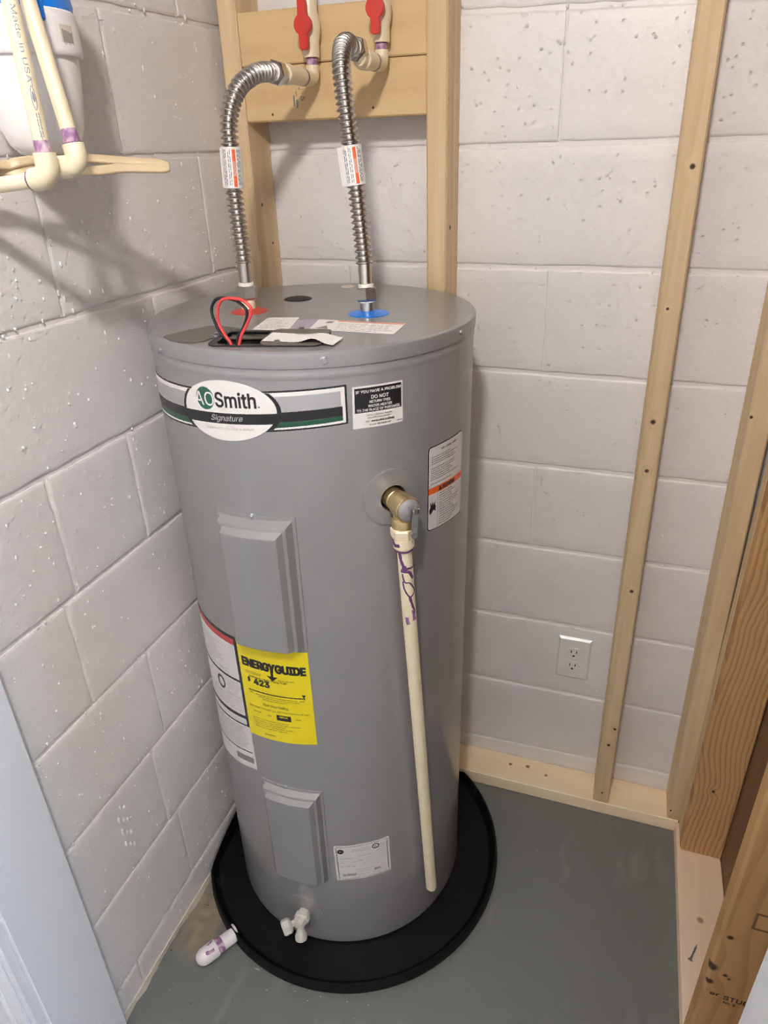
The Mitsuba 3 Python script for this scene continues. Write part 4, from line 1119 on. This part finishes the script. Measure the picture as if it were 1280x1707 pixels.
def drop(label, x, zc, zv, zt, reach, group, wing):
    t = thing('supply_line', label, 'pipe', group)
    y = -0.1120
    c = np.array([x, y, zc])
    up, fr = np.array([0, 0, 1.0]), np.array([0, -1.0, 0.0])
    part(t, 'elbow', elbow(c, up, fr, 0.0112, 0.020, 0.024), 'cpvc', 40)
    part(t, 'primer_ring', cyl(c + fr * 0.0235, c + fr * 0.0275, 0.0106, 24, 0.0005), 'primer_dark', 30)
    part(t, 'adapter', cat([cyl(c + fr * 0.0270, c + fr * (reach - 0.030), 0.0128, 28, 0.001), cyl(c + fr * (reach - 0.031), c + fr * (reach - 0.012), 0.0150, 28, 0.0015), cyl(c + fr * (reach - 0.013), c + fr * (reach + 0.004), 0.0118, 28, 0.001)]), 'cpvc', 30, label='cream threaded adapter')
    part(t, 'adapter_stain', cyl(c + fr * 0.0400, c + fr * 0.0470, 0.0130, 28, 0.0004), 'print_grey', 30)
    part(t, 'primer_band', cyl(c + up * 0.0180, np.array([x, y, zv - 0.040]), 0.0090, 24, 0.0005), 'primer', 30, label='purple primer band below the valve')
    v0 = np.array([x, y, zv])
    b = lathe([(0, -0.043), (0.0132, -0.043), (0.0138, -0.040), (0.0138, -0.020), (0.0158, -0.014), (0.0172, -0.004), (0.0172, 0.006), (0.0158, 0.015), (0.0138, 0.020), (0.0138, 0.042), (0.0130, 0.043), (0, 0.043)], 32, v0, up)
    part(t, 'primer_ring', cyl(v0 - up * 0.0450, v0 - up * 0.0425, 0.0100, 24, 0.0005), 'primer_dark', 30)
    kv = part(t, 'ball_valve', cat([b, cyl(v0 + fr * 0.010, v0 + fr * 0.024, 0.0105, 24, 0.001)]), 'cpvc', 35)
    h0 = v0 + fr * 0.0235
    pl = local_plane(h0 + fr * 0.0, (1, 0, 0), (0, 0, 1))
    sil = Point(0, 0).buffer(0.0150, 20)
    for sgn in wing:
        sil = sil.union(Polygon([(-0.0080, 0), (0.0080, 0), (0.0072, sgn * 0.031), (0.0050, sgn * 0.0345), (-0.0050, sgn * 0.0345), (-0.0068, sgn * 0.032)]))
    part(kv, 'handle', mapped(cat([flat(sil.buffer(-0.0008), 0.0090), flat(sil, 0.0075)]), lambda V: pl(np.c_[V[:, 0], V[:, 1], V[:, 2]])), 'red_plastic', 30, label='red handle')
    part(t, 'pipe', cyl(v0 + up * 0.040, np.array([x, y, zt]), 0.0080, 24, 0.0005), 'cpvc', 30)
    part(t, 'primer_band', cyl(v0 + up * 0.042, v0 + up * 0.060, 0.0090, 24, 0.0005), 'primer', 30)
    part(t, 'strap', cat([cbox(x - 0.020, x + 0.020, -0.0905, -0.0890, zt - 0.09, zt - 0.078, 0.0003)]), 'zinc', 30)
    return t


drop('cream supply pipe with a red-handled ball valve above the left hose', 0.2025, 1.6205, 1.6945, 2.34, 0.128, 'cream supply pipes with red ball valves', (1, -1))
drop('cream supply pipe with a red-handled ball valve above the right hose', 0.3280, 1.6350, 1.7080, 2.34, 0.106, 'cream supply pipes with red ball valves', (1, -1))

# ------------------------------------------------------------------ paper tag on the lid
U, Wd = np.meshgrid(np.linspace(0, 1, 22), np.linspace(0, 1, 9))
bl, tl, tr, br = (np.array(q) for q in ((0.304, -0.570), (0.297, -0.523), (0.403, -0.521), (0.405, -0.563)))
G = (bl * (1 - U[..., None]) + br * U[..., None]) * (1 - Wd[..., None]) + (tl * (1 - U[..., None]) + tr * U[..., None]) * Wd[..., None]
Zt = ZT + 0.0046 + 0.006 * np.exp(-((U - 0.72) / 0.13) ** 2) * (1 - 0.55 * Wd) - 0.0020 * np.clip((U - 0.8) / 0.2, 0, 1)
Vt = np.concatenate([np.c_[G.reshape(-1, 2), Zt.ravel()], np.c_[G.reshape(-1, 2), Zt.ravel() - 0.0004]])
n, m, N = 22, 9, 22 * 9
F = []
for i in range(m - 1):
    for j in range(n - 1):
        p, q, r, s = i * n + j, i * n + j + 1, (i + 1) * n + j + 1, (i + 1) * n + j
        F += [(p, q, r), (p, r, s), (N + p, N + r, N + q), (N + p, N + s, N + r)]
per = [j for j in range(n)] + [i * n + n - 1 for i in range(1, m)] + [(m - 1) * n + j for j in range(n - 2, -1, -1)] + [i * n for i in range(m - 2, 0, -1)]
for k_ in range(len(per)):
    a_, b_ = per[k_], per[(k_ + 1) % len(per)]
    F += [(a_, N + a_, N + b_), (a_, N + b_, b_)]
PT = thing('paper_tag', 'curled white paper tag lying over the junction box on the heater lid', 'tag')
part(PT, 'sheet', trimesh.Trimesh(Vt, np.array(F), process=False), 'paper', 40)
part(PT, 'print', mapped(cat(dashes(np.random.default_rng(5), 0.34, 0.66, 0.90, 0.045, 1.0, 0.12)), lambda V: np.c_[(bl * (1 - V[:, :1]) + br * V[:, :1]) * (1 - V[:, 1:2]) + (tl * (1 - V[:, :1]) + tr * V[:, :1]) * V[:, 1:2], ZT + 0.0053 + 0.0065 * np.exp(-((V[:, 0] - 0.70) / 0.13) ** 2) * (1 - 0.55 * V[:, 1])]), 'print_faint', False)

# ------------------------------------------------------------------ wall outlet
WO = thing('wall_outlet', 'white duplex electrical outlet low on the white block wall', 'outlet')
x0, x1, z0, z1 = 0.7065, 0.7845, 0.3440, 0.4655
pp = []
for x, y, z in ((x0, -0.0015, z0), (x1, -0.0015, z0), (x1, -0.0015, z1), (x0, -0.0015, z1)):
    pp.append((x, -0.0005, z)); pp.append((x, -0.0020, z))
for dx, y in ((0.0050, -0.0068), (0.0090, -0.0078)):
    for x in (x0 + dx, x1 - dx):
        for z in (z0 + dx, z1 - dx):
            pp.append((x, y, z))
plate = trimesh.convex.convex_hull(np.array(pp))
part(WO, 'plate', plate, 'white_plastic', 25)
cxo, czo = (x0 + x1) / 2, (z0 + z1) / 2
for s in (1, -1):
    cz = czo + s * 0.0195
    face = Point(0, 0).buffer(0.0172, 28).intersection(sbox(-0.018, -0.0140, 0.018, 0.0140))
    pl = local_plane((cxo, -0.0076, cz), (1, 0, 0), (0, 0, 1))
    kr_ = part(WO, 'receptacle', mapped(flat(face, 0.0022), pl), 'white_plastic', 30)
    slots = [sbox(-0.0074, 0.0000, -0.0052, 0.0080), sbox(0.0052, 0.0006, 0.0072, 0.0074), Point(0, -0.0080).buffer(0.0028).union(sbox(-0.0028, -0.0085, 0.0028, -0.0062)).intersection(sbox(-0.003, -0.0098, 0.003, -0.005))]
    part(kr_, 'slots', mapped(cat([flat(g, 0.0004) for g in slots]), lambda V: pl(V + np.array([0, 0, 0.0020]))), 'dark_inside', False)
screw((cxo, -0.0076, czo), (0, -1, 0), 0.0024, WO, 'washer_white')

# ------------------------------------------------------------------ loose screw on the right sole plate
a0, a1 = np.array([1.0505, -0.4300, 0.0395]), np.array([1.0655, -0.3930, 0.0395])
dn = (a1 - a0) / np.linalg.norm(a1 - a0)
single('loose_screw', cat([lathe([(0, -0.0005), (0.0048, 0.0), (0.0046, 0.0012), (0.0022, 0.0042), (0.0019, 0.0060), (0.0019, 0.032), (0.0004, 0.040), (0, 0.040)], 14, a0, dn)]), 'lever_grey', 'small dark screw lying on the pinkish sole plate', 'screw')

# ------------------------------------------------------------------ water filter, its pipes and a cable at the upper left
FC = np.array([0.0690, -0.6240])
WF = thing('water_filter', 'white water filter housing with a bright blue head on the left wall', 'water filter')
fo = (FC[0], FC[1], 0.0)
part(WF, 'bowl', lathe([(0, 1.5130), (0.018, 1.5135), (0.031, 1.5170), (0.0400, 1.5260), (0.0460, 1.5420), (0.0510, 1.5680), (0.0548, 1.6000), (0.0555, 1.6180)], 56, fo), 'filter_white', 40, label='white filter bowl')
part(WF, 'collar', lathe([(0.0560, 1.6150), (0.0595, 1.6140), (0.0612, 1.6160), (0.0618, 1.6200), (0.0612, 1.6400), (0.0605, 1.6565), (0.0590, 1.6580), (0.0545, 1.6580)], 56, fo), 'filter_white', 40, label='white locking collar')
for k_ in range(18):
    pass
HD = part(WF, 'head', lathe([(0.0, 1.6570), (0.0590, 1.6570), (0.0600, 1.6640), (0.0580, 1.6760), (0.0610, 1.6800), (0.0630, 1.6860), (0.0610, 1.7250), (0.0480, 1.7380), (0, 1.7400)], 56, fo), 'cap_blue', 40, label='bright blue filter head')
for dg in (-29.0, -92.0, -150.0, 95.0):
    aa = math.radians(dg)
    uu = np.array([math.cos(aa), math.sin(aa), 0])
    vv = np.array([-uu[1], uu[0], 0])
    o_ = np.array([FC[0], FC[1], 0]) + uu * 0.0600
    M = np.vstack([np.c_[uu, vv, [0, 0, 1], o_], [0, 0, 0, 1]])
    part(HD, 'lug', cbox(-0.003, 0.0042, -0.0075, 0.0075, 1.6440, 1.6860, 0.0018).apply_transform(M), 'cap_blue', 30)
part(WF, 'bracket', cbox(0.001, 0.020, FC[1] - 0.03, FC[1] + 0.03, 1.695, 1.735, 0.002), 'white_plastic', 30)
# small price sticker with a printed bar code on the collar
tf = math.degrees(math.atan2(CAM[1] - FC[1], CAM[0] - FC[0]))


def oncollar(V, r=0.0613):
    th = np.radians(tf) + V[:, 0] / r
    rr = r + V[:, 2]
    return np.stack([FC[0] + rr * np.cos(th), FC[1] + rr * np.sin(th), V[:, 1]], 1)


ks = part(WF, 'sticker', mapped(flat(sbox(0.0430, 1.6230, 0.0630, 1.6430), 0.0003, 0.004), oncollar), 'bead_beige', 30, label='small beige bar code sticker')
part(ks, 'print', mapped(cat([flat(sbox(0.0455 + 0.0023 * i, 1.6260, 0.0468 + 0.0023 * i, 1.6385 - 0.0005 * i), 0.0003) for i in range(7)]), lambda V: oncollar(V + np.array([0, 0, 0.0003]))), 'print_grey', False, kind='stuff')

P1 = np.array([0.1610, -0.7320, 1.5160])
FP = thing('filter_pipe', 'cream plastic pipe printed with grey lettering before the water filter', 'pipe', 'cream pipes before the water filter')
part(FP, 'pipe', cyl(P1 - np.array([0, 0, 0.004]), P1 + np.array([0, 0, 0.42]), 0.0080, 28, 0.0003), 'cpvc', 30)
part(FP, 'primer_band', cyl(P1 + np.array([0, 0, -0.001]), P1 + np.array([0, 0, 0.0125]), 0.0083, 28, 0.0003), 'primer', 30, label='purple primer band')
E1 = np.array([0.1640, -0.7350, 1.4930])
part(FP, 'elbow', elbow(E1 + np.array([-0.003, 0.003, 0.0]), (0, 0, 1), (-0.995, -0.05, -0.08), 0.0116, 0.024, 0.021), 'cpvc', 40)
hd_ = np.array([-0.995, -0.05, -0.09]); hd_ /= np.linalg.norm(hd_)
part(FP, 'primer_ring', cyl(E1 + np.array([-0.003, 0.003, 0]) + hd_ * 0.0200, E1 + np.array([-0.003, 0.003, 0]) + hd_ * 0.0240, 0.0106, 24, 0.0004), 'primer_dark', 30)
part(FP, 'pipe', cyl(E1 + np.array([-0.003, 0.003, 0]) + hd_ * 0.015, E1 + hd_ * 0.166, 0.0080, 28, 0.0003), 'cpvc', 30, label='level run leaving towards the doorway')
# lettering runs down the pipe on the side that faces the room
fx = CAM - P1
fx[2] = 0
fx /= np.linalg.norm(fx)
wx = np.cross([0, 0, 1.0], fx)


def onpipe1(V):      # x down the pipe, y to the right of it, z out
    ph = V[:, 1:2] / 0.0080
    r = 0.0080 + V[:, 2:3]
    base = np.array([P1[0], P1[1], 0.0])
    return base + np.c_[np.zeros((len(V), 2)), V[:, :1]] * -1.0 + np.array([0, 0, 0]) + r * (np.cos(ph) * fx + np.sin(ph) * wx)


def down(mesh, z_top, q):
    return mapped(mesh, lambda V: onpipe1(np.c_[V[:, 0] - z_top, V[:, 1] + q, V[:, 2]]))


ink = [down(text('Made in USA', 0.0, 0.0, 0.064, 0.0046, False, 0.0002), 1.6435, -0.0005)]
ink.append(down(flat(oval(0.010, 0.002, 0.0110, 0.0024).difference(oval(0.010, 0.002, 0.0100, 0.0016)), 0.0002), 1.5760, 0.0))
ink.append(down(flat(oval(0.009, 0.002, 0.0050, 0.0012), 0.0002), 1.5760, 0.0))
ink.append(down(flat(sbox(-0.006, 0.0030, 0.0, 0.0036), 0.0002), 1.5760, 0.0))
ink.append(down(cat(dashes(np.random.default_rng(2), 0.0, 0.022, 0.0028, 0.0010, 1.0, 0.003, 0.0002) + dashes(np.random.default_rng(4), 0.0, 0.022, 0.0005, 0.0010, 1.0, 0.003, 0.0002)), 1.5530, 0.0))
ink.append(down(flat(sbox(0.0, 0.0012, 0.024, 0.0019), 0.0002), 1.5350, 0.0))
part(FP, 'lettering', cat(ink), 'ink_blue_grey', False)

P2, P2t = np.array([0.1760, -0.7035, 1.5240]), np.array([0.1545, -0.7000, 1.6530])
FP2 = thing('filter_pipe', 'second cream plastic pipe, leaning, right of the lettered one before the water filter', 'pipe', 'cream pipes before the water filter')
d2 = (P2t - P2) / np.linalg.norm(P2t - P2)
part(FP2, 'pipe', cyl(P2 - d2 * 0.004, P2 + d2 * 0.40, 0.0080, 28, 0.0003), 'cpvc', 30)
part(FP2, 'primer_band', cyl(P2, P2 + d2 * 0.0150, 0.0083, 28, 0.0003), 'primer', 30, label='purple primer band')
E2 = P2 - d2 * 0.0205
part(FP2, 'elbow', elbow(E2, d2, (-0.97, -0.22, -0.06), 0.0114, 0.021, 0.021), 'cpvc', 40)
h2 = np.array([-0.35, -0.93, -0.05]); h2 /= np.linalg.norm(h2)
part(FP2, 'primer_drip', cyl(E2 + d2 * 0.0200, E2 + d2 * 0.0220, 0.0110, 24, 0.0003), 'primer_dark', 30)

# cable: a flat tan cable doubled back on itself in a loop
flatsec = np.array([(math.copysign(abs(math.cos(t)) ** 0.7, math.cos(t)) * 0.0030, math.copysign(abs(math.sin(t)) ** 0.7, math.sin(t)) * 0.0058) for t in np.linspace(0, 2 * np.pi, 16, endpoint=False)])
cp = [(0.0580, -0.7900, 1.5130), (0.0648, -0.7000, 1.5060), (0.0747, -0.6812, 1.5085), (0.0800, -0.6560, 1.5105), (0.0890, -0.6325, 1.5105), (0.1148, -0.6064, 1.5100), (0.1429, -0.5752, 1.5060), (0.1700, -0.5560, 1.5030), (0.1800, -0.5490, 1.5000), (0.1830, -0.5490, 1.4985), (0.1790, -0.5530, 1.4965), (0.1470, -0.5870, 1.4985), (0.1244, -0.6180, 1.4965), (0.1050, -0.6380, 1.4985), (0.0880, -0.6580, 1.4985), (0.0740, -0.6820, 1.4985), (0.0520, -0.7050, 1.5010), (0.0400, -0.7900, 1.5060)]
C_, _ = resample(catmull(cp, 10), 0.003)
single('electrical_cable', sweep(C_, 1.0, shape=flatsec, up=(0.6, 0.6, 0.3)), 'cable_tan', 'flat tan electrical cable doubled back in a loop beneath the water filter', 'cable', True)

# ------------------------------------------------------------------ the bulb that lights the closet
LB = thing('ceiling_bulb', 'bare bulb hanging from the ceiling outside the doorway, out of the picture', 'lamp')
sph = trimesh.creation.icosphere(3, LAMP_R)
sph.apply_translation(LAMP)
scene[LB + '__bulb'] = {**ply(sph, 'white_plastic', smooth=True), 'emitter': {'type': 'area', 'radiance': {'type': 'rgb', 'value': LAMP_RADIANCE}}}
part(LB, 'socket', lathe([(0, 0), (0.020, 0), (0.022, 0.01), (0.022, 0.05), (0.008, 0.055), (0.004, 0.06), (0.004, 2.361 - LAMP[2] - LAMP_R), (0, 2.361 - LAMP[2] - LAMP_R)], 24, LAMP + np.array([0, 0, LAMP_R - 0.004])), 'white_plastic')
